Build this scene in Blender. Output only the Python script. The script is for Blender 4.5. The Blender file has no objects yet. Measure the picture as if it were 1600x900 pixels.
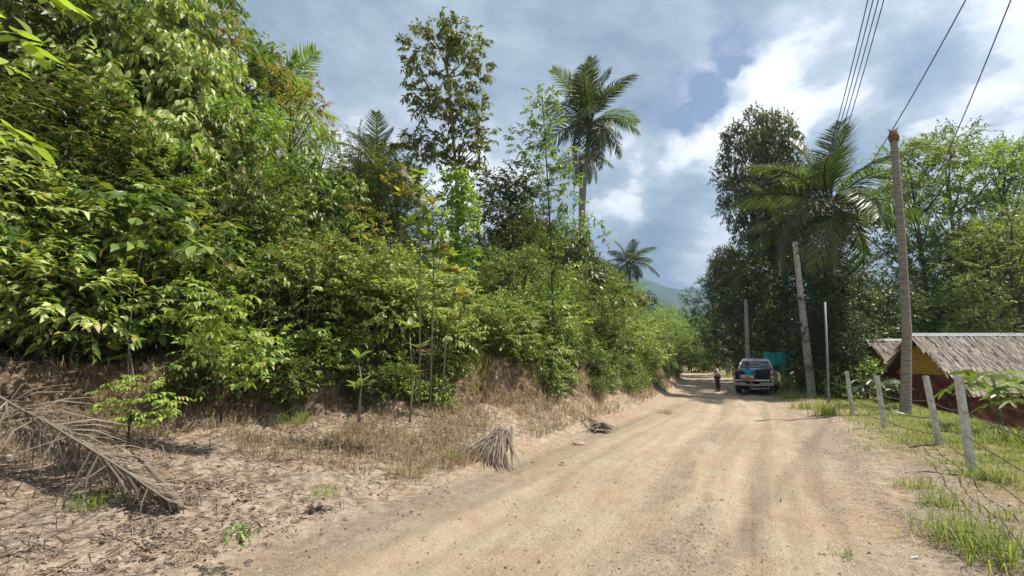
import bpy, bmesh, math, random
import numpy as np
from mathutils import Vector, Matrix, Euler
R = math.radians
random.seed(7)
rng = np.random.default_rng(11)
S = bpy.context.scene
COL = S.collection

# ------------------------------------------------------------------ camera, world, sun, exposure
FPX, HOR, CAMZ = 743.0, 565.0, 1.6
PITCH = math.atan((HOR - 450) / FPX)
cam_d = bpy.data.cameras.new('camera'); cam = bpy.data.objects.new('camera', cam_d); COL.objects.link(cam)
cam.location = (0, 0, CAMZ); cam.rotation_euler = (math.pi/2 + PITCH, 0, 0)
cam_d.sensor_width = 36; cam_d.lens = 36*FPX/1600; cam_d.clip_start = 0.05; cam_d.clip_end = 12000
S.camera = cam
SUN_EL, SUN_AZ = R(59), R(84)      # azimuth clockwise from +Y (straight ahead)
EXPOSURE = 1.03
S.view_settings.view_transform = 'Standard'; S.view_settings.look = 'None'
S.view_settings.exposure = EXPOSURE; S.view_settings.gamma = 1.0
S.render.engine = 'CYCLES'
S.cycles.use_denoising = True
S.cycles.max_bounces = 6; S.cycles.diffuse_bounces = 2; S.cycles.glossy_bounces = 2
S.cycles.transmission_bounces = 4; S.cycles.transparent_max_bounces = 6; S.cycles.volume_bounces = 0
S.cycles.sample_clamp_indirect = 4.0

def ray(px, py):
    a, b = (px-800)/FPX, (450-py)/FPX
    c, s = math.cos(PITCH), math.sin(PITCH)
    return Vector((a, c - b*s, s + b*c))
def at(px, py, Y):
    r = ray(px, py); return Vector((0, 0, CAMZ)) + r*(Y/r.y)
def on_z(px, py, z=0.0):
    r = ray(px, py); return Vector((0, 0, CAMZ)) + r*((z-CAMZ)/r.z)
def to_px(p):
    c, s = math.cos(PITCH), math.sin(PITCH)
    y, z = p[1], p[2]-CAMZ
    dep = y*c + z*s; up = -y*s + z*c
    return 800 + FPX*p[0]/dep, 450 - FPX*up/dep

W = bpy.data.worlds.new('World'); S.world = W; W.use_nodes = True
def world():
    nt = W.node_tree; N = nt.nodes; L = nt.links; N.clear()
    out = N.new('ShaderNodeOutputWorld'); bg = N.new('ShaderNodeBackground')
    sky = N.new('ShaderNodeTexSky'); sky.sky_type = 'NISHITA'; sky.sun_disc = False
    sky.sun_elevation = SUN_EL; sky.sun_rotation = SUN_AZ; sky.air_density = 1.0; sky.dust_density = 1.2
    tc = N.new('ShaderNodeTexCoord')
    def math_(op, a, b=None, c=None, clamp=False):
        m = N.new('ShaderNodeMath'); m.operation = op; m.use_clamp = clamp
        for i, v in enumerate((a, b, c)):
            if v is None: continue
            if isinstance(v, (int, float)): m.inputs[i].default_value = v
            else: L.new(v, m.inputs[i])
        return m.outputs[0]
    def vmath(op, a, b):
        m = N.new('ShaderNodeVectorMath'); m.operation = op
        for i, v in enumerate((a, b)):
            if isinstance(v, (tuple, list)): m.inputs[i].default_value = v
            else: L.new(v, m.inputs[i])
        return m
    def noise(vec, scale, det=6, rough=.55, dist=0):
        n = N.new('ShaderNodeTexNoise'); n.inputs['Scale'].default_value = scale; n.inputs['Detail'].default_value = det
        n.inputs['Roughness'].default_value = rough; n.inputs['Distortion'].default_value = dist
        L.new(vec, n.inputs['Vector']); return n
    dirv = tc.outputs['Generated']
    sep = N.new('ShaderNodeSeparateXYZ'); L.new(dirv, sep.inputs[0])
    zz = math_('MAXIMUM', math_('ADD', sep.outputs[2], .18), .05)
    comb = N.new('ShaderNodeCombineXYZ')
    L.new(math_('DIVIDE', sep.outputs[0], zz), comb.inputs[0]); L.new(math_('DIVIDE', sep.outputs[1], zz), comb.inputs[1])
    plane = comb.outputs[0]
    big = noise(plane, .85, 5, .5, .3); fine = noise(plane, 2.3, 10, .60, .15)
    warp = noise(dirv, 3.2, 6, .6)
    w0 = vmath('SUBTRACT', warp.outputs['Color'], (.5, .5, .5))
    w1 = vmath('SCALE', w0.outputs[0], (0, 0, 0)); w1.inputs['Scale'].default_value = .30
    wd = vmath('NORMALIZE', vmath('ADD', dirv, w1.outputs[0]).outputs[0], (0, 0, 0)).outputs[0]
    # cloud masses: centre direction, angular radius, how much lighter (+) or darker (-)
    def blob(px, py, rad, amt):
        d = ray(px, py).normalized(); ca = math.cos(rad/FPX)
        dp = vmath('DOT_PRODUCT', wd, tuple(d)).outputs['Value']
        m = N.new('ShaderNodeMapRange'); m.interpolation_type = 'SMOOTHSTEP'
        L.new(dp, m.inputs['Value']); m.inputs['From Min'].default_value = ca; m.inputs['From Max'].default_value = 1.0
        m.inputs['To Max'].default_value = amt
        return m.outputs[0]
    acc = None
    for b in ((1240, 90, 120, .34), (1120, 190, 115, .50), (1000, 290, 80, .50), (960, 340, 60, .35), (1120, 390, 100, .45), (1420, 60, 200, .15), (1560, 190, 150, .22),
              (1050, 330, 120, -.42), (900, 60, 260, -.10), (1230, 20, 110, -.30), (620, 250, 160, .13), (430, 110, 150, -.10), (740, 40, 120, .10),
              (1420, 330, 200, .3), (1330, 190, 120, -.18), (480, 260, 160, .22), (100, 200, 300, .35), (960, 215, 50, .25), (1190, 300, 110, .18), (1500, 90, 60, -.2), (760, 330, 150, .3)):
        o = blob(*b); acc = o if acc is None else math_('ADD', acc, o)
    v = math_('ADD', math_('MULTIPLY', math_('SUBTRACT', big.outputs[0], .5), 1.15), math_('MULTIPLY', math_('SUBTRACT', fine.outputs[0], .5), 1.9))
    rn = noise(plane, 5.5, 8, .62, .1)
    ridge = math_('SUBTRACT', .5, math_('ABSOLUTE', math_('MULTIPLY', math_('SUBTRACT', rn.outputs[0], .5), 3.2)))
    v = math_('ADD', v, math_('MULTIPLY', ridge, math_('MULTIPLY', math_('ADD', acc, .12), .5, None, True)))
    v = math_('ADD', v, math_('ADD', math_('MULTIPLY', acc, .85), .43))
    cr = N.new('ShaderNodeValToRGB'); L.new(v, cr.inputs[0])
    e = cr.color_ramp.elements
    e[0].position = .10; e[0].color = (.13, .165, .22, 1)
    e[1].position = .96; e[1].color = (1.0, .99, .97, 1)
    for p, c in ((.33, (.225, .265, .315)), (.5, (.315, .36, .405)), (.66, (.47, .505, .54)), (.80, (.78, .79, .80))):
        k = e.new(p); k.color = (*c, 1)
    # gaps of blue between the clouds
    gap = None
    for b in ((1045, 150, 62, 1.5), (1135, 62, 48, 1.6), (395, 100, 130, .45), (1500, 55, 50, .7), (1110, 120, 40, .6), (880, 330, 60, .5), (1520, 130, 40, .4)):
        o = blob(*b); gap = o if gap is None else math_('ADD', gap, o)
    gn = noise(plane, 4.0, 7, .6)
    gap = math_('MULTIPLY', gap, math_('MULTIPLY', math_('SUBTRACT', gn.outputs[0], .25), 2.6), clamp=True)
    skyc = vmath('SCALE', sky.outputs[0], (0, 0, 0)); skyc.inputs['Scale'].default_value = .062
    mix = N.new('ShaderNodeMix'); mix.data_type = 'RGBA'
    L.new(gap, mix.inputs[0]); L.new(cr.outputs[0], mix.inputs[6]); L.new(skyc.outputs[0], mix.inputs[7])
    L.new(mix.outputs[2], bg.inputs[0]); bg.inputs[1].default_value = 0.88
    L.new(bg.outputs[0], out.inputs[0])
world()
sl = bpy.data.lights.new('sun', 'SUN'); sl.energy = 5.0; sl.angle = R(.9); sl.color = (1, .93, .81)
sun = bpy.data.objects.new('sun', sl); COL.objects.link(sun)
sd = Vector((math.sin(SUN_AZ)*math.cos(SUN_EL), math.cos(SUN_AZ)*math.cos(SUN_EL), math.sin(SUN_EL)))
sun.rotation_euler = sd.to_track_quat('Z', 'Y').to_euler(); sun.location = sd*60

# ------------------------------------------------------------------ helpers
def new_mat(name):
    m = bpy.data.materials.new(name); m.use_nodes = True
    nt = m.node_tree; b = nt.nodes['Principled BSDF']; return m, nt, b
def ramp(nt, fac, stops):
    r = nt.nodes.new('ShaderNodeValToRGB'); e = r.color_ramp.elements
    e[0].position, e[0].color = stops[0][0], (*stops[0][1], 1)
    e[1].position, e[1].color = stops[-1][0], (*stops[-1][1], 1)
    for p, c in stops[1:-1]:
        k = e.new(p); k.color = (*c, 1)
    nt.links.new(fac, r.inputs[0]); return r.outputs[0]
def noise_n(nt, scale, det=4, rough=.55, vec=None, dist=0):
    n = nt.nodes.new('ShaderNodeTexNoise'); n.inputs['Scale'].default_value = scale; n.inputs['Detail'].default_value = det
    n.inputs['Roughness'].default_value = rough; n.inputs['Distortion'].default_value = dist
    if vec is None:
        tc = nt.nodes.new('ShaderNodeTexCoord'); vec = tc.outputs['Object']
    nt.links.new(vec, n.inputs['Vector']); return n
def bump(nt, b, h, strength=.4, dist=.02):
    u = nt.nodes.new('ShaderNodeBump'); u.inputs['Strength'].default_value = strength; u.inputs['Distance'].default_value = dist
    nt.links.new(h, u.inputs['Height']); nt.links.new(u.outputs[0], b.inputs['Normal'])
def mat_noise(name, stops, scale=6, rough=.8, spec=.3, bmp=.3, bdist=.01, stretch=None, metal=0, det=5):
    m, nt, b = new_mat(name)
    vec = None
    if stretch:
        tc = nt.nodes.new('ShaderNodeTexCoord'); mp = nt.nodes.new('ShaderNodeMapping'); mp.inputs['Scale'].default_value = stretch
        nt.links.new(tc.outputs['Object'], mp.inputs[0]); vec = mp.outputs[0]
    n = noise_n(nt, scale, det, .6, vec)
    nt.links.new(ramp(nt, n.outputs[0], stops), b.inputs['Base Color'])
    b.inputs['Roughness'].default_value = rough; b.inputs['Specular IOR Level'].default_value = spec; b.inputs['Metallic'].default_value = metal
    if bmp: bump(nt, b, n.outputs[0], bmp, bdist)
    return m
def leaf_mat(name, cols, transl=.35, rough=.38, tcol=None, spec=.32, var=.95):
    """cols: list of linear colours spread over the leaves of a plant"""
    m, nt, b = new_mat(name); N, L = nt.nodes, nt.links
    g = N.new('ShaderNodeNewGeometry'); oi = N.new('ShaderNodeObjectInfo')
    stops = [(i/(len(cols)-1), c) for i, c in enumerate(cols)]
    if name.startswith('leaf_') and name.endswith('_green'):
        stops = [(p*.93, c_) for p, c_ in stops]+[(.955, cols[-1]), (.965, (.30, .24, .05)), (1, (.20, .11, .045))]
    c = ramp(nt, g.outputs['Random Per Island'], stops)
    hs = N.new('ShaderNodeHueSaturation')
    mr = N.new('ShaderNodeMapRange'); L.new(oi.outputs['Random'], mr.inputs[0]); mr.inputs[3].default_value = .486; mr.inputs[4].default_value = .510
    mv = N.new('ShaderNodeMapRange'); L.new(oi.outputs['Random'], mv.inputs[0]); mv.inputs[3].default_value = 1-var*.5; mv.inputs[4].default_value = 1+var*.55
    hs.inputs['Saturation'].default_value = .90; L.new(mr.outputs[0], hs.inputs['Hue']); L.new(mv.outputs[0], hs.inputs['Value']); L.new(c, hs.inputs['Color'])
    L.new(hs.outputs[0], b.inputs['Base Color'])
    b.inputs['Roughness'].default_value = rough+.07; b.inputs['Specular IOR Level'].default_value = spec
    t = N.new('ShaderNodeBsdfTranslucent'); mx = N.new('ShaderNodeMixShader')
    ht = N.new('ShaderNodeMix'); ht.data_type = 'RGBA'; ht.blend_type = 'MULTIPLY'; ht.inputs[0].default_value = 1
    L.new(hs.outputs[0], ht.inputs[6]); ht.inputs[7].default_value = (*(tcol or (1.85, 2.1, .75)), 1)
    L.new(ht.outputs[2], t.inputs[0]); mx.inputs[0].default_value = transl
    L.new(b.outputs[0], mx.inputs[1]); L.new(t.outputs[0], mx.inputs[2])
    L.new(mx.outputs[0], N['Material Output'].inputs[0])
    return m
def raw_mesh(name, V, Fs):
    """V (n,3) array, Fs (m,3) or (m,4) array"""
    me = bpy.data.meshes.new(name); V = np.asarray(V, np.float32); Fs = np.asarray(Fs, np.int32)
    k = Fs.shape[1]; me.vertices.add(len(V)); me.vertices.foreach_set('co', V.ravel())
    me.loops.add(Fs.size); me.loops.foreach_set('vertex_index', Fs.ravel())
    me.polygons.add(len(Fs)); me.polygons.foreach_set('loop_start', np.arange(0, Fs.size, k, dtype=np.int32))
    me.update(calc_edges=True); return me
def smooth(me, on=True):
    me.polygons.foreach_set('use_smooth', [on]*len(me.polygons)); return me
def obj(name, me, mat=None, parent=None, loc=None, rot=None):
    o = bpy.data.objects.new(name, me); COL.objects.link(o)
    if mat is not None and me is not None and not me.materials: me.materials.append(mat)
    if parent: o.parent = parent
    if loc is not None: o.location = loc
    if rot is not None: o.rotation_euler = rot
    return o
def thing(name, label, cat, loc=(0, 0, 0), rz=0, group=None, sc=1.0):
    o = bpy.data.objects.new(name, None); COL.objects.link(o); o.empty_display_size = .2
    o.location = loc; o.rotation_euler = (0, 0, rz); o.scale = (sc,)*3 if not hasattr(sc, '__len__') else sc
    o['label'] = label; o['category'] = cat
    if group: o['group'] = group
    return o
def tag(o, label, cat, group=None):
    o['label'] = label; o['category'] = cat
    if group: o['group'] = group
    return o
def dup(root, name=None, label=None, loc=None, rz=None, sc=None, group=None):
    r = root.copy(); COL.objects.link(r)
    if label: r['label'] = label
    if group: r['group'] = group
    if loc is not None: r.location = loc
    if rz is not None: r.rotation_euler = (0, 0, rz)
    if sc is not None: r.scale = (sc,)*3 if not hasattr(sc, '__len__') else sc
    for ch in list(root.children):
        c = ch.copy(); COL.objects.link(c); c.parent = r; c.matrix_parent_inverse = ch.matrix_parent_inverse
        for g in ch.children:
            d = g.copy(); COL.objects.link(d); d.parent = c
    return r
def nrm(a): return a/np.maximum(np.linalg.norm(a, axis=-1, keepdims=True), 1e-9)

class Wood:
    def __init__(s): s.V = []; s.Fa = []
    def tube(s, pts, rad, sides=6, cap=True):
        pts = [np.asarray(p, float) for p in pts]
        if not hasattr(rad, '__len__'): rad = [rad]*len(pts)
        base = len(s.V); n = len(pts); ref = None
        for i, p in enumerate(pts):
            t = pts[min(i+1, n-1)] - pts[max(i-1, 0)]; t = t/(np.linalg.norm(t)+1e-9)
            if ref is None: ref = np.array([1., 0, 0]) if abs(t[0]) < .8 else np.array([0, 1., 0])
            u = np.cross(t, ref); u /= np.linalg.norm(u)+1e-9; w = np.cross(t, u); ref = np.cross(u, t)
            for k in range(sides):
                a = 2*math.pi*k/sides
                s.V.append(p + rad[i]*(math.cos(a)*u + math.sin(a)*w))
        for i in range(n-1):
            for k in range(sides):
                a = base+i*sides+k; b = base+i*sides+(k+1) % sides
                s.Fa.append((a, a+sides, b+sides, b))
        if cap:
            for st, rev in ((base, False), (base+(n-1)*sides, True)):
                c = len(s.V); s.V.append(pts[0 if not rev else -1])
                for k in range(sides):
                    a, b = st+k, st+(k+1) % sides
                    s.Fa.append((a, b, c, c) if not rev else (b, a, c, c))
        return s
    def mesh(s, name):
        me = bpy.data.meshes.new(name)
        me.from_pydata([tuple(v) for v in s.V], [], [f if f[2] != f[3] else f[:3] for f in s.Fa]); me.update()
        return smooth(me)

STRIP = (np.array([[0, -.5, 0], [0, .5, 0], [.6, .45, .03], [.6, -.45, .03], [1, 0, -.01]]), np.array([[0, 3, 1], [1, 3, 2], [3, 4, 2]]))
LEAF2 = (np.array([[0, 0, 0], [.42, .5, .10], [1, 0, -.12], [.42, -.5, .10]]), np.array([[0, 2, 1], [0, 3, 2]]))
LEAF4 = (np.array([[0, 0, 0], [.40, .5, .10], [.48, 0, 0], [.40, -.5, .10], [1, 0, -.18]]), np.array([[0, 2, 1], [0, 3, 2], [2, 4, 1], [3, 4, 2]]))
LEAF8 = (np.array([[0, 0, 0], [.22, .36, .06], [.55, .5, .08], [.84, .26, -.02], [1.05, 0, -.16], [.84, -.26, -.02], [.55, -.5, .08], [.22, -.36, .06], [.5, 0, .03]]),
         np.array([[0, 8, 1], [1, 8, 2], [2, 8, 3], [3, 8, 4], [4, 8, 5], [5, 8, 6], [6, 8, 7], [7, 8, 0]]))
class Fol:
    def __init__(s): s.a = []
    def add(s, P, D, N, L, Wd): s.a.append((P, D, N, L, Wd))
    def mesh(s, name, tpl=LEAF4):
        P, D, N, L, Wd = [np.concatenate(k) for k in zip(*s.a)]
        D = nrm(D); N = nrm(N - (N*D).sum(1, keepdims=True)*D); Sd = np.cross(N, D)
        T, Fc = tpl; n = len(P)
        V = P[:, None] + T[None, :, 0, None]*(L[:, None, None]*D[:, None]) + T[None, :, 1, None]*(Wd[:, None, None]*Sd[:, None]) + T[None, :, 2, None]*(L[:, None, None]*N[:, None])
        Fa = (Fc[None] + (np.arange(n)*len(T))[:, None, None]).reshape(-1, 3)
        me = raw_mesh(name, V.reshape(-1, 3), Fa)
        return smooth(me) if tpl is not LEAF2 else me
def rv(n, s=1.0): return rng.normal(size=(n, 3))*s
UP = np.array([0, 0, 1.0])
def sprays(fol, wd, O, T, length, nl, ll, lw, droop=.25, curve=.15, spread=.9, tw=.004, up=.9):
    """leafy twigs: origins O, directions T"""
    M = len(O); T = nrm(T); length = np.broadcast_to(length, (M,))*rng.uniform(.7, 1.25, M)
    u = np.linspace(.12, 1, nl)
    pos = O[:, None] + T[:, None]*(length[:, None]*u)[..., None]; pos[..., 2] -= curve*length[:, None]*u**2
    side = nrm(np.cross(T, UP) + rv(M, .25))
    sg = np.where(np.arange(nl) % 2 == 0, 1., -1.)
    sg = sg*np.where(np.arange(nl) == nl-1, .1, 1)
    D = T[:, None]*.65 + side[:, None]*(sg[None, :, None]*spread) + rv(M*nl, .22).reshape(M, nl, 3); D[..., 2] -= droop
    Nn = UP*up + rv(M*nl, .38).reshape(M, nl, 3)
    L = ll*rng.uniform(.65, 1.2, (M, nl)); w = lw*rng.uniform(.75, 1.15, (M, nl))
    fol.add(pos.reshape(-1, 3), D.reshape(-1, 3), Nn.reshape(-1, 3), L.ravel(), w.ravel())
    if wd is not None and tw:
        for i in range(0, M):
            e = pos[i, -1]; wd.append((O[i], pos[i, nl//2], e))
def twigs_mesh(wood, segs, r=.004):
    for a, b, c in segs: 
        base = len(wood.V); d = nrm(c-a); u = nrm(np.cross(d, [.3, .9, .2])); w = np.cross(d, u)
        for p, q in ((a, r), (b, r*.7)):
            for k in range(3):
                an = k*2.094; wood.V.append(p+q*(math.cos(an)*u+math.sin(an)*w))
        wood.V.append(c)
        for k in range(3):
            k2 = (k+1) % 3; wood.Fa.append((base+k, base+k+3, base+k2+3, base+k2)); wood.Fa.append((base+k+3, base+6, base+k2+3, base+k2+3))
def clump(fol, tw, c, r, nspr, nl, ll, lw, tlen=.35, **k):
    """a ball-like cluster of leafy twigs, dense near its surface"""
    d = nrm(rv(nspr)); d[:, 2] = np.abs(d[:, 2])*rng.choice([1, 1, -.7], nspr)
    rr = rng.uniform(.25, 1, nspr)**.6
    O = np.asarray(c) + d*np.asarray(r)*rr[:, None]
    T = d + rv(nspr, .35) + UP*.15
    sprays(fol, tw, O, T, tlen, nl, ll, lw, **k)
def bez(a, b, bend, n=6):
    a, b = np.asarray(a, float), np.asarray(b, float); m = (a+b)/2+np.asarray(bend)
    return [(1-t)**2*a + 2*t*(1-t)*m + t*t*b for t in np.linspace(0, 1, n)]

# ------------------------------------------------------------------ materials
G_DARK = [(.016, .042, .010), (.030, .070, .014), (.045, .09, .018)]
M_bark = mat_noise('bark', [(.3, (.045, .032, .022)), (.6, (.12, .095, .07)), (.8, (.2, .17, .13))], 9, .9, .2, .5, .01, (1, 1, .3))
M_barkp = mat_noise('pale_bark', [(.3, (.12, .10, .07)), (.6, (.26, .23, .18)), (.8, (.36, .33, .27))], 11, .9, .2, .5, .01, (1, 1, .4))
LM = {
 'small': leaf_mat('leaf_olive_green', [(0.055, 0.086, 0.017), (0.106, 0.151, 0.025), (0.174, 0.228, 0.042), (0.248, 0.296, 0.063)], .22, .33),
 'mid': leaf_mat('leaf_fresh_green', [(0.044, 0.079, 0.017), (0.093, 0.152, 0.022), (0.158, 0.217, 0.031), (0.224, 0.275, 0.044)], .24, .30),
 'dark': leaf_mat('leaf_dark_green', [(0.025, 0.046, 0.011), (0.047, 0.079, 0.016), (0.083, 0.120, 0.025)], .18, .30),
 'lime': leaf_mat('leaf_lime_green', [(0.119, 0.187, 0.025), (0.202, 0.275, 0.030), (0.297, 0.363, 0.045)], .34, .40),
 'yellow': leaf_mat('leaf_yellow_green', [(0.098, 0.156, 0.024), (0.170, 0.228, 0.033), (0.267, 0.300, 0.047)], .34, .4),
 'pale': leaf_mat('leaf_pale_green', [(0.135, 0.181, 0.037), (0.231, 0.284, 0.064), (0.368, 0.413, 0.118)], .26, .34),
 'flush': leaf_mat('leaf_orange_young', [(.14, .19, .035), (.22, .23, .045), (.30, .22, .06), (.38, .19, .07)], .34, .36),
 'orange': leaf_mat('leaf_orange_flush', [(.12, .16, .02), (.22, .19, .035), (.34, .18, .05), (.18, .21, .025)], .36, .38),
 'browng': leaf_mat('leaf_brownish_green', [(0.046, 0.058, 0.023), (0.085, 0.104, 0.031), (0.143, 0.150, 0.058)], .2, .35),
 'palm': leaf_mat('palm_leaf', [(.046, .066, .016), (.070, .098, .022), (.12, .145, .04)], .30, .30),
 'palmy': leaf_mat('palm_leaf_yellowed', [(.28, .22, .03), (.42, .30, .03)], .4, .4, var=.2),
 'bend': leaf_mat('leaf_bend_green', [(0.079, 0.127, 0.016), (0.145, 0.196, 0.021), (0.225, 0.276, 0.031)], .3, .5),
 'forest': leaf_mat('leaf_far_forest', [(.035, .07, .014), (.06, .11, .02), (.09, .15, .025)], .25, .5),
}
M_dead = leaf_mat('dead_palm_leaf', [(.09, .068, .05), (.175, .14, .105), (.30, .25, .195)], .12, .7, (1.5, 1.4, 1.1), .2, .1)
M_litter = leaf_mat('leaf_litter', [(.08, .055, .04), (.17, .12, .09), (.29, .21, .155), (.40, .33, .26)], .12, .7, (1.5, 1.3, 1), .2, .1)
M_grass = leaf_mat('grass_blade', [(.09, .14, .02), (.15, .21, .03), (.22, .26, .05), (.30, .28, .10)], .38, .45, (2.0, 2.0, .9), .35, .1)
M_drygrass = leaf_mat('dry_grass_blade', [(.17, .12, .07), (.30, .225, .14), (.22, .18, .08), (.42, .34, .22)], .25, .6, (1.6, 1.5, 1), .25, .1)
M_ridge = mat_noise('ridge_metal', [(.3, (.33, .36, .38)), (.7, (.52, .55, .57))], 5, .55, .4, .1)
M_conc = mat_noise('concrete', [(.3, (.25, .24, .21)), (.55, (.42, .40, .36)), (.75, (.52, .5, .45))], 14, .9, .25, .35, .006)
M_postc = mat_noise('post_concrete', [(.25, (.42, .41, .37)), (.55, (.58, .56, .51)), (.8, (.68, .66, .62))], 16, .9, .25, .35, .005)
def weather(m):
    nt = m.node_tree; b = nt.nodes['Principled BSDF']; src = b.inputs['Base Color'].links[0].from_socket
    n = noise_n(nt, 5, 6, .7); mx = nt.nodes.new('ShaderNodeMix'); mx.data_type = 'RGBA'; mx.blend_type = 'MULTIPLY'; mx.inputs[0].default_value = 1
    nt.links.new(src, mx.inputs[6]); nt.links.new(ramp(nt, n.outputs[0], [(.36, (.66, .61, .54)), (.48, (.98, .96, .93)), (.6, (1.1, 1.1, 1.08))]), mx.inputs[7]); nt.links.new(mx.outputs[2], b.inputs['Base Color'])
weather(M_postc); weather(M_conc)
M_wire = mat_noise('rusty_wire', [(.3, (.05, .035, .025)), (.7, (.13, .10, .08))], 20, .7, .4, 0)
M_cablep = mat_noise('purple_cable', [(.3, (.05, .035, .09)), (.7, (.08, .055, .13))], 20, .5, .4, 0)
M_cable = mat_noise('black_cable', [(.3, (.03, .03, .035)), (.7, (.05, .05, .06))], 20, .5, .4, 0)

# ------------------------------------------------------------------ terrain
PERM = rng.random((256, 256))
def vn(x, y):
    xi, yi = np.floor(x).astype(int), np.floor(y).astype(int); fx, fy = x-xi, y-yi
    fx = fx*fx*(3-2*fx); fy = fy*fy*(3-2*fy); g = lambda a, b: PERM[a & 255, b & 255]
    return (g(xi, yi)*(1-fx)+g(xi+1, yi)*fx)*(1-fy) + (g(xi, yi+1)*(1-fx)+g(xi+1, yi+1)*fx)*fy
def fbm(x, y, o=4):
    s, a = 0, .5
    for i in range(o): s = s + a*(vn(x*2**i+17*i, y*2**i+31*i)-.5); a *= .5
    return s
def ss(a, b, x): t = np.clip((x-a)/(b-a), 0, 1); return t*t*(3-2*t)
RY = np.array([-40, -6, 3.5, 7.2, 10.3, 14, 20, 30, 45, 60, 72, 90, 400.])
RX = np.array([-22, -5, .3, 2.1, 3.75, 6, 8.7, 12.9, 18.4, 23.2, 25.5, 24, -60.])
HW = 2.4
_yy = np.arange(-40, 400, 1.0); _xx = np.interp(_yy, RY, RX)
_k = np.array([.1, .2, .4, .2, .1]); _xx = np.convolve(np.pad(_xx, 2, mode='edge'), _k, 'valid')
_sl = np.gradient(_xx, _yy)
def road_d(x, y):
    c = np.interp(y, _yy, _xx); s = np.interp(y, _yy, _sl); return (x-c)/np.sqrt(1+s*s)
def foot(x, y):
    s = x*.42+y*.9
    return np.interp(s, [2, 5, 7, 8.5, 10, 14, 30], [5.0, 3.9, 2.7, 1.7, 1.3, 1.0, .9]) + fbm(x*.5, y*.5, 3)*1.4
def terr(x, y, fine=True):
    x = np.asarray(x, float); y = np.asarray(y, float)
    d = road_d(x, y); Ld = -d-HW; Rd = d-HW; f = foot(x, y); s = x*.42+y*.9
    zf = np.interp(s, [3, 6, 8, 20], [.68, .66, .72, .62])
    z = zf*np.clip(Ld/f, 0, 1)**np.interp(s, [5, 8], [1.15, .8]) + (.85+.3*fbm(x*.35+5, y*.35, 2))*ss(0, 1, (Ld-f)/.75)
    z = z + np.clip(Ld-f-1, 0, 60)*.10
    zr = -1.45*ss(3.3, 5.6, Rd) + .06*ss(0, 1, Rd)
    z = np.where(d < 0, z, zr)
    fade = 1-ss(60, 160, np.hypot(x, y)); z = z*np.where(d < 0, 1, fade)
    if fine:
        off = ss(-.6, .8, np.maximum(Ld, Rd))
        z = z + fbm(x*1.3, y*1.3, 4)*(.05+.13*off) + fbm(x*3.1+7, y*3.1, 3)*.03*(1-off) + fbm(x*6, y*6, 3)*(.022+.05*off*np.where(Ld > 0, 1, .5))
        face = ss(-.5, .1, Ld-f)*(1-ss(.7, 1.3, Ld-f)); z = z + face*fbm(x*5, y*5, 4)*.45
        dn = d + fbm(y*.25, x*.1, 2)*.5
        for c, w, h in ((-1.35, .20, .05), (-.15, .16, .035), (.55, .12, .03), (1.0, .18, .045), (1.8, .14, .03)):
            z = z - h*np.exp(-((dn-c)/w)**2)
        berm = np.exp(-((Ld-.05+fbm(x*.8, y*.8, 2)*.5)/.35)**2)+.8*np.exp(-((Rd-.3+fbm(x*.8, y*.8, 2)*.5)/.4)**2)
        z = z + .04*berm
    return z
def tz(x, y): return float(terr(np.array([x]), np.array([y]))[0])

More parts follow.
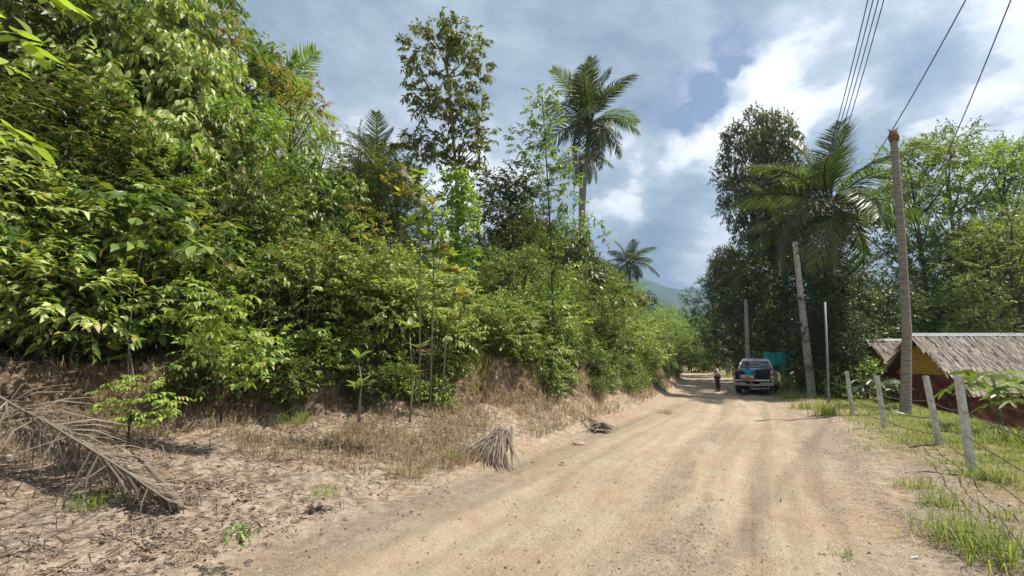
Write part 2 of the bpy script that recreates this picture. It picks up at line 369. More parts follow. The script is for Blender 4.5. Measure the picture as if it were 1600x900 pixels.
def axis(segs):
    out = []
    for a, b, s in segs: out += list(np.arange(a, b, s))
    out.append(segs[-1][1]); return np.array(out)
def make_ground():
    xs = axis([(-4200, -400, 400), (-400, -60, 24), (-60, -22, 1.5), (-22, -11, .3), (-11, -6, .1), (-6, 8.5, .055), (8.5, 14, .11), (14, 30, .35), (30, 70, 2), (70, 400, 24), (400, 4200, 400)])
    ys = axis([(-60, -8, 4), (-8, 1.5, .5), (1.5, 2.8, .1), (2.8, 8, .05), (8, 13, .08), (13, 24, .2), (24, 45, .5), (45, 90, 1.5), (90, 400, 20), (400, 4200, 300)])
    X, Y = np.meshgrid(xs, ys); Z = terr(X, Y)
    V = np.stack([X, Y, Z], -1).reshape(-1, 3); nx, ny = len(xs), len(ys)
    i = np.arange(ny-1)[:, None]*nx + np.arange(nx-1)[None]; i = i.ravel()
    Q = np.stack([i, i+1, i+1+nx, i+nx], 1)
    d = road_d(X, Y); Ld = -d-HW; Rd = d-HW; f = foot(X, Y)
    road = (1-ss(-.5, .35, np.maximum(Ld, Rd)+fbm(X*.9, Y*.9, 3)*.9))
    grass = ss(.2, 1.8, Rd+fbm(X*.8+9, Y*.8, 4)*2.2)*ss(-.22, .12, fbm(X*.6+3, Y*.6, 3)+.45*ss(7, 13, Y)+.08)
    bank = ss(-.35, .25, Ld-f)*(d < 0)
    s = X*.42+Y*.9
    lit = ss(0, 1.6, Ld)*(1-.75*bank)
    att = np.stack([road, grass, bank, lit], -1).reshape(-1, 4)
    dn = d + fbm(Y*.25, X*.1, 2)*1.2
    grit = np.exp(-((dn-.25)/.5)**2)*.9 + ss(1.2, 1.9, dn)*(1-ss(3.0, 4.2, dn))*.9 + .45*np.exp(-((dn+2.2)/.35)**2)
    grit = np.clip(grit*ss(-.10, .14, fbm(dn*1.9+3, Y*.45, 5)+.03)*(.75+fbm(X*4, Y*4, 3)*1.2), 0, 1)*(1-ss(18, 30, Y))
    trk = (np.exp(-((dn+1.25)/.42)**2)+.9*np.exp(-((dn-1.0)/.34)**2)+.6*np.exp(-((dn+.25)/.22)**2))*ss(-.22, .05, fbm(dn*1.2+20, Y*.25, 3))
    grit = np.clip(grit, 0, 1)*(1-np.clip(trk, 0, 1)) - np.clip(trk, 0, 1)
    rc = np.stack([Y, d, grit], -1).reshape(-1, 3)
    cd = d.ravel()[Q].mean(1); cy = Y.ravel()[Q].mean(1)
    isr = (np.abs(cd) < HW+.3) & (cy < 75)
    out = []
    for nm, sel in (('ground', ~isr), ('dirt_road', isr)):
        q = Q[sel]; used, inv = np.unique(q.ravel(), return_inverse=True)
        me = smooth(raw_mesh(nm, V[used], inv.reshape(-1, 4)))
        a = me.attributes.new('zones', 'FLOAT_COLOR', 'POINT'); a.data.foreach_set('color', att[used].astype(np.float32).ravel())
        b = me.attributes.new('roadco', 'FLOAT_VECTOR', 'POINT'); b.data.foreach_set('vector', rc[used].astype(np.float32).ravel())
        o = obj(nm, me, M_ground); o['kind'] = 'structure'; out.append(o)
    return out
def ground_mat():
    m, nt, b = new_mat('sandy_soil'); N, L = nt.nodes, nt.links
    za = N.new('ShaderNodeAttribute'); za.attribute_name = 'zones'; sp = N.new('ShaderNodeSeparateColor'); L.new(za.outputs['Color'], sp.inputs[0])
    rc = N.new('ShaderNodeAttribute'); rc.attribute_name = 'roadco'
    mp = N.new('ShaderNodeMapping'); mp.inputs['Scale'].default_value = (.16, 2.6, 1); L.new(rc.outputs['Vector'], mp.inputs[0])
    st = noise_n(nt, 1.5, 5, .55, mp.outputs[0], .3)
    tc = N.new('ShaderNodeTexCoord'); ob = tc.outputs['Object']
    n1 = noise_n(nt, .55, 5, .6, ob); n2 = noise_n(nt, 9, 6, .7, ob); n3 = noise_n(nt, 55, 4, .7, ob)
    def mix(f, a, c, bl='MIX'):
        x = N.new('ShaderNodeMix'); x.data_type = 'RGBA'; x.blend_type = bl
        for i, v in ((0, f), (6, a), (7, c)):
            if isinstance(v, (int, float)): x.inputs[i].default_value = v
            elif isinstance(v, tuple): x.inputs[i].default_value = (*v, 1)
            else: L.new(v, x.inputs[i])
        return x.outputs[2]
    sand = ramp(nt, n1.outputs[0], [(.3, (.36, .275, .20)), (.5, (.41, .33, .245)), (.7, (.47, .395, .305))])
    tracks = ramp(nt, st.outputs[0], [(.32, (.29, .21, .145)), (.46, (.37, .285, .20)), (.6, (.42, .34, .245)), (.72, (.50, .425, .33))])
    road = mix(.55, sand, tracks)
    edge = ramp(nt, n2.outputs[0], [(.3, (.20, .145, .105)), (.5, (.36, .285, .215)), (.7, (.48, .40, .32))])
    col = mix(sp.outputs['Red'], edge, road)
    gcol = ramp(nt, n2.outputs[0], [(.35, (.10, .12, .025)), (.5, (.20, .19, .07)), (.62, (.33, .27, .165))])
    col = mix(sp.outputs['Green'], col, gcol)
    litc = ramp(nt, n2.outputs[0], [(.36, (.13, .095, .07)), (.48, (.27, .21, .155)), (.6, (.42, .345, .275))])
    lf = N.new('ShaderNodeMath'); lf.operation = 'MULTIPLY'; lf.use_clamp = True; L.new(za.outputs['Alpha'], lf.inputs[0])
    lr = ramp(nt, n1.outputs[0], [(.35, (.15,)*3), (.6, (.95,)*3)]); L.new(lr, lf.inputs[1])
    col = mix(lf.outputs[0], col, litc)
    bankc = ramp(nt, n2.outputs[0], [(.33, (.08, .052, .033)), (.5, (.21, .145, .095)), (.68, (.38, .29, .21))])
    col = mix(sp.outputs['Blue'], col, bankc)
    grit = ramp(nt, n3.outputs[0], [(.3, (.62,)*3), (.5, (.97,)*3), (.7, (1.22,)*3)])
    col = mix(1.0, col, grit, 'MULTIPLY')
    mot = ramp(nt, noise_n(nt, 4.5, 7, .7, ob).outputs[0], [(.34, (.88, .85, .83)), (.5, (1, 1, 1)), (.66, (1.08, 1.09, 1.11))]); col = mix(1.0, col, mot, 'MULTIPLY')
    rs = N.new('ShaderNodeSeparateXYZ'); L.new(rc.outputs['Vector'], rs.inputs[0])
    nb_ = noise_n(nt, .9, 4, .6, ob); n4 = noise_n(nt, 30, 6, .8, ob)
    pink = ramp(nt, nb_.outputs[0], [(.45, (1, 1, 1)), (.65, (1.01, .92, .86))]); col = mix(1.0, col, pink, 'MULTIPLY')
    gritc = ramp(nt, n4.outputs[0], [(.40, (.10, .07, .05)), (.47, (.24, .18, .13)), (.54, (.40, .33, .255)), (.64, (.50, .43, .35))])
    ng = N.new('ShaderNodeMath'); ng.operation = 'MULTIPLY'; ng.use_clamp = True; L.new(rs.outputs[2], ng.inputs[0]); ng.inputs[1].default_value = -.62
    trc = ramp(nt, n1.outputs[0], [(.35, (.41, .32, .225)), (.65, (.50, .415, .315))]); col = mix(ng.outputs[0], col, trc)
    gm = N.new('ShaderNodeMath'); gm.operation = 'MULTIPLY'; gm.use_clamp = True; L.new(rs.outputs[2], gm.inputs[0]); gm.inputs[1].default_value = .9
    col = mix(gm.outputs[0], col, gritc)
    L.new(col, b.inputs['Base Color']); b.inputs['Roughness'].default_value = .95; b.inputs['Specular IOR Level'].default_value = .15
    mq = N.new('ShaderNodeMapping'); mq.inputs['Scale'].default_value = (.9, 16, 1); L.new(rc.outputs['Vector'], mq.inputs[0]); tr_ = noise_n(nt, 1.6, 4, .6, mq.outputs[0], .4)
    ad = N.new('ShaderNodeMath'); ad.operation = 'MULTIPLY_ADD'; L.new(n3.outputs[0], ad.inputs[0]); ad.inputs[1].default_value = .45; L.new(n2.outputs[0], ad.inputs[2])
    tm = N.new('ShaderNodeMath'); tm.operation = 'MULTIPLY'; L.new(tr_.outputs[0], tm.inputs[0]); L.new(sp.outputs['Red'], tm.inputs[1])
    a2 = N.new('ShaderNodeMath'); a2.operation = 'MULTIPLY_ADD'; L.new(tm.outputs[0], a2.inputs[0]); a2.inputs[1].default_value = .3; L.new(ad.outputs[0], a2.inputs[2])
    a3 = N.new('ShaderNodeMath'); a3.operation = 'MULTIPLY'; L.new(n4.outputs[0], a3.inputs[0]); L.new(gm.outputs[0], a3.inputs[1])
    a4 = N.new('ShaderNodeMath'); a4.operation = 'ADD'; L.new(a2.outputs[0], a4.inputs[0]); L.new(a3.outputs[0], a4.inputs[1])
    bump(nt, b, a4.outputs[0], 1.0, .045)
    return m
M_ground = ground_mat()
make_ground()
def place_L(s_y, dist):
    """point at road parameter Y, 'dist' metres left of the road's left edge"""
    c = float(np.interp(s_y, _yy, _xx)); sl = float(np.interp(s_y, _yy, _sl)); n = math.hypot(1, sl)
    k = -(HW+dist); return c + k/n, s_y - k*sl/n
def place_R(s_y, dist):
    c = float(np.interp(s_y, _yy, _xx)); sl = float(np.interp(s_y, _yy, _sl)); n = math.hypot(1, sl)
    k = HW+dist; return c + k/n, s_y - k*sl/n

# mountains and far wooded hill
def ridge_mesh(name, Y0, prof, depth, mat, nz=18, nx=220, rough=.05, seed=0):
    pxs = np.linspace(prof[0][0], prof[-1][0], nx); pys = np.interp(pxs, [p[0] for p in prof], [p[1] for p in prof])
    V = []
    for j in range(nz+1):
        t = j/nz
        for i in range(nx):
            # front foot (t=0) to crest (t=.6) to back
            Yc = Y0 + depth*(t-.6); xr = (pxs[i]-800)/FPX*Y0*1.0
            H = (HOR-pys[i])/FPX*Y0
            prof_t = math.sin(min(t/.6, 1)*math.pi/2)**1.2 if t <= .6 else math.cos((t-.6)/.4*math.pi/2)
            V.append((xr, Yc, H*prof_t))
    V = np.array(V); k = Y0*.006
    h = fbm(V[:, 0]/(k*14)+seed, V[:, 1]/(k*14), 5)*V[:, 2]*rough*9 + fbm(V[:, 0]/k, V[:, 1]/k, 3)*Y0*.006
    V[:, 2] += h - 4
    i = (np.arange(nz)[:, None]*nx + np.arange(nx-1)[None]).ravel()
    o = obj(name, smooth(raw_mesh(name, V, np.stack([i, i+1, i+1+nx, i+nx], 1))), mat); o['kind'] = 'structure'; return o
M_mount = mat_noise('mountain_forest', [(.35, (.02, .04, .012)), (.5, (.045, .075, .02)), (.65, (.075, .11, .03))], .03, .95, .1, .6, 6, det=8)
ridge_mesh('mountain_ridge', 1900, [(-1400, 520), (-300, 430), (400, 400), (700, 390), (860, 405), (930, 418), (985, 440), (1010, 449), (1032, 460), (1060, 463), (1088, 458), (1130, 464), (1200, 462), (1330, 440), (1450, 452), (1560, 470), (1800, 440), (2600, 520)], 1300, M_mount)
def forest_mound(name, Y0, px0, px1, pytop, n, cs, mat, seed):
    """far-off wood: a mass of crowns reading as one (thousands of leaf-clump faces)"""
    fol = Fol()
    xs = rng.uniform((px0-800)/FPX*Y0, (px1-800)/FPX*Y0, n); t = rng.random(n)
    pxn = xs/Y0*FPX+800
    top = np.interp(pxn, [p[0] for p in pytop], [p[1] for p in pytop])
    H = (HOR-top)/FPX*Y0+CAMZ
    ys = Y0 + t*Y0*.25; zc = H*np.sqrt(t)*.93 + rng.uniform(-.05, .08, n)*H
    for i in range(n):
        m = 60; d = nrm(rv(m)); d[:, 2] = np.abs(d[:, 2]); P = np.array([xs[i], ys[i], zc[i]-cs*.5]) + d*cs*rng.uniform(.6, 1.1, (m, 1))*[1, 1, .8]
        fol.add(P, rv(m), d+rv(m, .4), np.full(m, cs*.42), np.full(m, cs*.34))
    o = obj(name, fol.mesh(name, LEAF2), mat); o['kind'] = 'stuff'; o['label'] = 'dark wooded hill far beyond the end of the road'; return o
forest_mound('distant_forest', 230, 850, 1420, [(850, 480), (960, 462), (1030, 468), (1060, 470), (1100, 476), (1200, 470), (1420, 485)], 420, 7, LM['forest'], 1)
forest_mound('valley_forest', 95, 1330, 1900, [(1330, 500), (1400, 470), (1500, 480), (1640, 430), (1900, 430)], 260, 4, LM['forest'], 2)

# ------------------------------------------------------------------ plants: one archetype of each kind, copied
ARCH = {}
def finish(name, label, cat, fol, wood, lm, bark, tpl=LEAF4, loc=(0, 0, 0), group=None):
    t = thing(name, label, cat, loc, group=group)
    obj('trunk' if 'tree' in name or 'sapling' in name else 'stem', wood.mesh('wood'), bark, t)
    obj('crown' if 'tree' in name or 'sapling' in name else 'foliage', fol.mesh('leaves', tpl), lm, t)
    return t
def arch_shrub(key, h, r, ncl, nspr, nl, ll, lw, lm, tlen=.32, stems=5, tpl=LEAF4, bark=None, **k):
    fol, wd, tw = Fol(), Wood(), []
    tips = []
    for i in range(ncl):
        a = i*2.4+random.random(); q = (i+.6)/ncl
        zc = h*(.16+.72*q) ; rr = r*math.sqrt(max(.05, 1-abs(q-.35)**1.6))*random.uniform(.35, .85)
        c = np.array([rr*math.cos(a), rr*math.sin(a), zc]); cr = r*random.uniform(.36, .55)
        clump(fol, tw, c, np.array([cr, cr, cr*.8]), nspr, nl, ll, lw, tlen, **k); tips.append(c)
    for i, c in enumerate(tips):
        b = np.array([random.uniform(-.2, .2), random.uniform(-.2, .2), -.25])
        wd.tube(bez(b, c, [random.uniform(-.15, .15)*h*.4, random.uniform(-.15, .15)*h*.4, h*.08], 5), [.022, .018, .014, .010, .006], 5)
    twigs_mesh(wd, tw); ARCH[key] = (fol, wd, lm, bark or M_bark, tpl, h, 'shrub')
def arch_tree(key, h, r, base, ncl, nspr, nl, ll, lw, lm, tlen=.4, cl=.38, trunk_r=.11, tpl=LEAF4, bark=None, flat=.7, lean=.25, **k):
    fol, wd, tw = Fol(), Wood(), []
    lx, ly = random.uniform(-lean, lean), random.uniform(-lean, lean)
    sp = bez([0, 0, -.3], [lx, ly, h*.92], [random.uniform(-.3, .3), random.uniform(-.3, .3), 0], 9)
    wd.tube(sp, list(np.linspace(trunk_r, trunk_r*.2, 9)), 8)
    for i in range(ncl):
        q = (i+.5)/ncl; zc = h*(base+(1-base)*q*.97); a = i*2.4+random.uniform(-.5, .5)
        env = math.sin(math.pi*min(1, max(.06, .12+.80*q)))**.7
        rr = r*env*random.uniform(.25, 1.0)
        ax = np.array([lx*q, ly*q, 0]); c = ax+np.array([rr*math.cos(a), rr*math.sin(a), zc]); cr = r*cl*random.uniform(.7, 1.2)
        clump(fol, tw, c, np.array([cr, cr, cr*flat]), nspr, nl, ll, lw, tlen, **k)
        j = max(1, min(7, int((zc/h-.12)/.92*8))); s0 = sp[j]
        wd.tube(bez(s0, c, [0, 0, -.05*h*q], 5), [trunk_r*.38, trunk_r*.3, trunk_r*.22, trunk_r*.15, trunk_r*.08], 5)
    twigs_mesh(wd, tw); ARCH[key] = (fol, wd, lm, bark or M_bark, tpl, h, 'tree')
BUILT = {}
def plant(key, name, label, loc, h, rz=None, group=None, wide=1.0, lm=None, cat=None):
    fol, wd, m0, bark, tpl, h0, kind = ARCH[key]
    sc = h/h0; sv = (sc*wide, sc*wide, sc); rz = random.uniform(0, 6.28) if rz is None else rz
    ck = (key, lm)
    if ck not in BUILT:
        if (key, None) in BUILT or any(k[0] == key for k in BUILT):
            src = next(v for k, v in BUILT.items() if k[0] == key)
            wm, lmsh = src.children[0].data, src.children[1].data
            if lm: lmsh = lmsh.copy(); lmsh.materials.clear()
        else:
            wm, lmsh = wd.mesh('wood'), fol.mesh('leaves', tpl)
        t = thing(name, label, cat or kind, loc, rz, group, sv)
        a = obj('trunk' if kind == 'tree' else 'stem', wm, bark, t)
        b = obj('crown' if kind == 'tree' else 'foliage', lmsh, LM[lm] if lm else LM[m0], t)
        BUILT[ck] = t; t.name = name; return t
    src = BUILT[ck]; t = dup(src, None, label, loc, rz, sv, group); t.name = name
    t['category'] = cat or kind
    if not group and 'group' in t: del t['group']
    return t
arch_shrub('small', 3.0, 1.35, 13, 62, 9, .115, .045, 'small', .30, droop=.15)
arch_shrub('small2', 3.4, 1.3, 12, 58, 10, .135, .042, 'small', .36, droop=.35)
arch_shrub('oval', 2.6, 1.3, 10, 36, 8, .185, .080, 'mid', .34, droop=.45)
arch_shrub('oval2', 3.0, 1.2, 11, 34, 7, .21, .078, 'mid', .36, droop=.55)
arch_shrub('big', 2.9, 1.25, 9, 24, 7, .23, .10, 'mid', .34, droop=.8, tpl=LEAF8)
arch_tree('droop2', 6.5, 1.9, .2, 20, 30, 8, .23, .10, 'mid', .42, cl=.34, droop=1.0, up=.7, tpl=LEAF8)
arch_shrub('limeb', 2.2, 1.2, 8, 60, 10, .11, .052, 'pale', .34, droop=.5, up=1.3)
arch_shrub('low', 1.1, .8, 8, 28, 7, .12, .052, 'mid', .24, droop=.35)
arch_tree('treeA', 7.5, 2.1, .22, 22, 38, 9, .20, .085, 'mid', .48, cl=.33, droop=.55)
arch_tree('treeB', 8.5, 2.3, .18, 26, 40, 9, .175, .066, 'small', .46, cl=.32, droop=.3)
arch_tree('droop', 7.0, 1.9, .25, 20, 32, 8, .25, .11, 'pale', .42, cl=.33, droop=1.3, up=.5, tpl=LEAF8)
arch_tree('treeC', 9.0, 2.6, .10, 34, 46, 9, .19, .09, 'dark', .46, cl=.34, droop=.35)
arch_tree('slim', 6.0, .95, .30, 16, 22, 8, .15, .05, 'mid', .36, trunk_r=.05, cl=.42, droop=.35)
arch_tree('feather', 7.0, 2.0, .3, 20, 34, 14, .10, .034, 'yellow', .55, droop=.35, flat=.45, up=1.4)
arch_tree('layer', 12.0, 3.2, .30, 24, 70, 9, .17, .085, 'yellow', .5, trunk_r=.15, cl=.36, droop=.1, flat=.16, up=1.4)
arch_tree('round', 13.0, 4.2, .45, 36, 120, 8, .24, .12, 'browng', .5, trunk_r=.22, cl=.26, droop=.4)

NAMES = {'big': ('largeleaf_shrub', 'green shrub with large hanging leaves'), 'droop2': ('largeleaf_tree', 'green tree with large drooping leaves'), 'droop': ('broadleaf_tree', 'tree with large drooping pale leaves'), 'small': ('leafy_shrub', 'olive green shrub with small narrow leaves'), 'small2': ('leafy_shrub', 'olive green shrub with fine narrow leaves'),
 'oval': ('broadleaf_shrub', 'glossy green shrub with oval drooping leaves'), 'oval2': ('broadleaf_shrub', 'glossy green shrub with long oval leaves'),
 'limeb': ('pale_leaf_shrub', 'pale lime green shrub with small hanging leaves'), 'low': ('low_bush', 'low green bush with oval leaves'),
 'treeA': ('broadleaf_tree', 'leafy green tree with drooping oval leaves'), 'treeB': ('small_leaf_tree', 'olive green tree with fine leaves'),
 'treeC': ('dark_tree', 'dense dark green tree'), 'slim': ('slender_sapling', 'slender green sapling with a thin stem'),
 'feather': ('feathery_tree', 'yellow green tree with feathery leaf sprays'), 'layer': ('layered_tree', 'tall tree with flat layers of yellow green leaves'),
 'round': ('large_tree', 'large dark round crowned tree')}
def silh(px):
    return float(np.interp(px, [-400, 0, 330, 372, 400, 450, 520, 560, 610, 645, 668, 690, 742, 756, 775, 830, 900, 945, 985, 1015, 1035, 1055, 1075],
                               [-120, -90, -10, 75, 128, 135, 182, 232, 236, 262, 340, 405, 405, 310, 285, 315, 345, 385, 425, 450, 485, 512, 540]))
def where(px, s):
    return ('past the left picture edge' if px < 0 else 'at the left picture edge' if px < 150 else 'above the dead palm frond' if px < 330 else 'below the coconut fronds' if px < 520
            else 'left of the tall slim tree' if px < 660 else 'below the tall slim tree' if px < 800
            else 'below the coconut palm' if px < 930 else 'before the far bend' if px < 1010 else 'at the far bend')
# back rows, heights follow the skyline of the thicket
def z_for(px_top, p):   # height of a plant at point p whose top shows at picture row px_top
    Y = p[1]; return CAMZ + (HOR-px_top)/FPX*Y*1.0 - p[2] if True else 0
s = -3.0; k = 0
ROWS = {}
def row(depth, dists, steps, keys, frac, smax=66, s0=-4.0, jit=.5, hmax=None, lo=.0, wide=(.95, 1.25)):
    s = s0
    while s < smax:
        dd = dists(s)+random.uniform(-jit, jit); x, y = place_L(s, dd)
        if y > 2.5:
            px, _ = to_px((x, y, 1))
            if -500 < px < 1075:
                z = tz(x, y)-.05; key = random.choice(keys); top = silh(px)
                ht = z_for(top, (x, y, z)); half = ht*.24*FPX/max(y, 3)
                top = max(silh(px), silh(px+half*.75)-8, silh(px+half*.4)-8, silh(px-half*.6)-25 if px > 640 else -999)
                ht = z_for(top, (x, y, z))*frac*random.uniform(.82, 1.0)
                if hmax: ht = min(ht, hmax*random.uniform(.8, 1.1))
                ht = max(ht, lo)
                if ht > .6:
                    nm, lb = NAMES[key]; wh = where(px, s)
                    t = plant(key, nm, lb, (x, y, z), ht, group='%ss %s %s' % (nm.replace('_', ' '), depth, wh), wide=random.uniform(*wide))
                    ROWS.setdefault((key, depth, wh), []).append((px, t))
        s += steps(s)*random.uniform(.85, 1.15)
grow = lambda a, b: (lambda s: a + max(0, s-8)*b)
base_d = lambda s: float(np.interp(s, [2, 5, 7, 8.5, 10, 14, 30], [5.6, 4.6, 3.4, 2.5, 2.0, 1.5, 1.3]))
row('at the back', lambda s: base_d(s)+6.5, grow(1.9, .05), ['treeC', 'treeC', 'treeB'], .96)
row('behind', lambda s: base_d(s)+4.2, grow(1.7, .05), ['treeA', 'treeB', 'treeC', 'droop2', 'treeA'], .99)
row('midway', lambda s: base_d(s)+2.4, grow(1.35, .04), ['treeA', 'treeB', 'small2', 'droop2', 'big', 'feather', 'slim'], .74, lo=1.8)
row('near the front', lambda s: base_d(s)+1.1, grow(1.1, .035), ['small', 'small2', 'oval', 'slim', 'oval2', 'big', 'limeb'], .50, hmax=4.4, lo=1.6)
row('at the front', lambda s: base_d(s)+.45+(.6 if s < 6 else 0), grow(.85, .03), ['oval', 'small', 'big', 'low', 'oval2', 'slim'], .30, hmax=2.6, lo=1.1)
row('on the bank edge', lambda s: base_d(s)-.15, grow(.8, .03), ['low', 'low', 'oval', 'small'], .2, hmax=1.3, jit=.3, s0=5.0, lo=.7)
row('on the bank face', lambda s: base_d(s)-.65, grow(.55, .03), ['low', 'oval', 'big', 'small'], .2, hmax=1.25, jit=.4, s0=4.8, lo=.6)
ORD = ['leftmost', 'second from left', 'third from left', 'fourth from left', 'fifth from left', 'sixth from left', 'seventh from left', 'eighth from left', 'ninth from left', 'tenth from left', 'eleventh', 'twelfth or later']
SHORT = {'big': 'large leaved shrub', 'droop2': 'large leaved tree', 'droop': 'pale large leaved tree', 'limeb': 'pale lime shrub', 'small': 'narrow leaved olive shrub', 'small2': 'fine leaved olive shrub', 'oval': 'oval leaved glossy shrub', 'oval2': 'long leaved glossy shrub', 'low': 'low green bush', 'treeA': 'green drooping tree', 'treeB': 'fine leaved olive tree', 'treeC': 'dense dark tree', 'slim': 'thin stemmed sapling', 'feather': 'yellow green feathery tree'}
for (key, depth, wh), lst in ROWS.items():
    lst.sort(key=lambda q: q[0])
    for i, (px, t) in enumerate(lst):
        t['label'] = '%s, %s%s %s' % (SHORT[key], (ORD[min(i, 11)]+' ') if len(lst) > 1 else '', depth, wh)
        if len(t['label'].split()) > 16: t['label'] = t['label'].replace('near the front ', 'in front ').replace('on the bank ', 'by the bank ').replace(' leaved glossy', '-leaved glossy').replace(' leaved olive', '-leaved olive')
stems_ = []
for i in range(26):
    sy = random.uniform(1.5, 12); x, y = place_L(sy, base_d(sy)+random.uniform(-.2, 1.0)); px, _ = to_px((x, y, 1))
    if px < 5 or y < 4: continue
    z = tz(x, y); h = random.uniform(1.4, 3.2); lx, ly = random.uniform(-.6, .6), random.uniform(-.3, .2); wd = Wood()
    P_ = bez((0, 0, -.1), (lx, ly, h), (random.uniform(-.2, .2), 0, 0), 7); wd.tube(P_, list(np.linspace(random.uniform(.010, .022), .004, 7)), 5)
    for j in (3, 4, 5, 6): e = P_[j]+np.array([random.uniform(-.45, .45), random.uniform(-.3, .3), random.uniform(.05, .4)]); wd.tube(bez(P_[j], e, (0, 0, .05), 4), [.006, .005, .004, .002], 3)
    o = obj('bare_stem', wd.mesh('stem'), random.choice([M_barkp, M_bark]), None, (x, y, z)); stems_.append((px, o))
stems_.sort(key=lambda q: q[0])
for i, (px, o) in enumerate(stems_):
    k_ = 'left part' if i < len(stems_)/3 else 'middle' if i < 2*len(stems_)/3 else 'right part'; j_ = i-[0, math.ceil(len(stems_)/3), math.ceil(2*len(stems_)/3)][['left part', 'middle', 'right part'].index(k_)]
    tag(o, 'thin leafless stem on the bank, %s in the %s of the stems' % (ORD[min(j_, 11)], k_), 'stem', 'bare stems along the bank')
# far end of the road
FAR = ['straight over the road end', 'left of the road end', 'right behind the tallest one', 'over the standing person', 'right of the standing person', 'low over the road end', 'low left of the person', 'behind the truck cab', 'lowest at the left', 'touching the thicket edge', 'lowest at the right', 'farthest left under the mountain', 'behind the truck roof', 'farthest right', 'in the middle', 'low in the middle']
for (px, py, Y, key) in ((1062, 500, 74, 'treeB'), (1045, 478, 86, 'treeB'), (1075, 495, 88, 'treeA'), (1098, 505, 80, 'treeA'), (1120, 520, 78, 'feather'), (1088, 540, 73, 'small2'), (1110, 548, 72, 'oval'),
                         (1140, 540, 74, 'treeB'), (1060, 545, 70.5, 'small'), (1030, 485, 70, 'feather'), (1135, 560, 69, 'small2'), (1005, 462, 95, 'treeC'), (1155, 520, 84, 'treeC'), (1180, 530, 80, 'treeA'), (1080, 520, 71, 'treeB'), (1105, 560, 69, 'small')):
    p = at(px, HOR, Y); nm, lb = NAMES[key]; z = 0
    plant(key, nm, '%s at the road bend, crown about %s' % (SHORT[key], FAR.pop(0)), (p.x, Y, z), (HOR-py)/FPX*Y+CAMZ, group='trees closing the view at the road bend', wide=1.5, lm='bend')

# ------------------------------------------------------------------ individual trees on the left
def px_tree(name, label, cat, base, Y, trunk_px, clumps, lm, ll, lw, nspr=26, nl=8, tlen=.3, tr=.07, bark=None, extra=None, droop=.45, tpl=LEAF4, depth=.8, group=None, branch_to=True):
    """one tree whose crown is a set of leaf clumps; positions found from the photo, at the tree's own distance"""
    b = Vector(base); fol, wd, tw = Fol(), Wood(), []
    pts = [np.array(at(px, py, Y)-b) for px, py in trunk_px]; pts[0] = np.array([0, 0, -.25])
    n = len(pts); wd.tube(pts, list(np.linspace(tr, tr*.25, n)), 8)
    for (px, py, r) in clumps:
        c = np.array(at(px, py, Y+random.uniform(-depth, depth)*r/FPX*Y*1.6)-b); rr = r/FPX*Y
        clump(fol, tw, c, np.array([rr, rr, rr*.85]), max(5, int(nspr*(r/25)**1.6)), nl, ll, lw, tlen, droop=droop)
        j = min(range(1, n), key=lambda q: np.linalg.norm(pts[q]-c) + (2 if pts[q][2] > c[2]-.15 else 0))
        wd.tube(bez(pts[j], c, [0, 0, -.1], 5), [tr*.32, tr*.26, tr*.2, tr*.14, tr*.08], 5)
    twigs_mesh(wd, tw)
    t = thing(name, label, cat, base, group=group)
    obj('trunk', wd.mesh('wood'), bark or M_bark, t); obj('crown', fol.mesh('leaves', tpl), LM[lm], t)
    if extra:
        f2 = Fol(); tw2 = []
        for (px, py, r) in extra[1]:
            c = np.array(at(px, py, Y-.25)-b); rr = r/FPX*Y; clump(f2, tw2, c, np.array([rr, rr, rr*.8]), int(52*(r/20)**1.6), 9, .15, .08, .26, droop=.5)
        obj('climbing_vine', f2.mesh('leaves'), LM[extra[0]], t)['label'] = 'yellow green climber wrapped round the trunk'
    return t
Y = 14.0; b = at(715, 600, Y); b.z = tz(b.x, Y)
px_tree('tall_slim_tree', 'tall slim tree with loose drooping glossy crown standing alone against the sky', 'tree', b, Y,
        [(718, 560), (714, 470), (712, 400), (716, 330), (712, 260), (706, 190), (700, 120), (698, 75)],
        [(655, 72, 28), (680, 52, 26), (712, 52, 27), (738, 78, 25), (650, 98, 20), (748, 108, 18), (690, 78, 26), (720, 88, 24), (665, 120, 16), (705, 118, 20), (744, 122, 12),
         (648, 145, 20), (668, 160, 24), (700, 158, 26), (730, 150, 22), (746, 172, 17), (652, 172, 14), (715, 185, 22), (745, 195, 15), (690, 182, 18),
         (630, 222, 13), (648, 215, 15), (668, 218, 17), (655, 240, 13), (690, 225, 17), (725, 215, 22), (755, 215, 15), (738, 240, 18), (706, 245, 20), (684, 250, 14), (752, 238, 10), (725, 262, 22)],
        'pale', .20, .085, nspr=26, tlen=.3, tr=.085, bark=M_barkp, droop=.7,
        extra=('lime', [(716, 285, 20), (706, 312, 18), (724, 318, 16), (732, 345, 14), (712, 350, 16), (722, 385, 17), (708, 395, 15), (728, 402, 15), (716, 420, 16)]))
Y = 13.4; b = at(868, 640, Y); b.z = tz(b.x, Y)
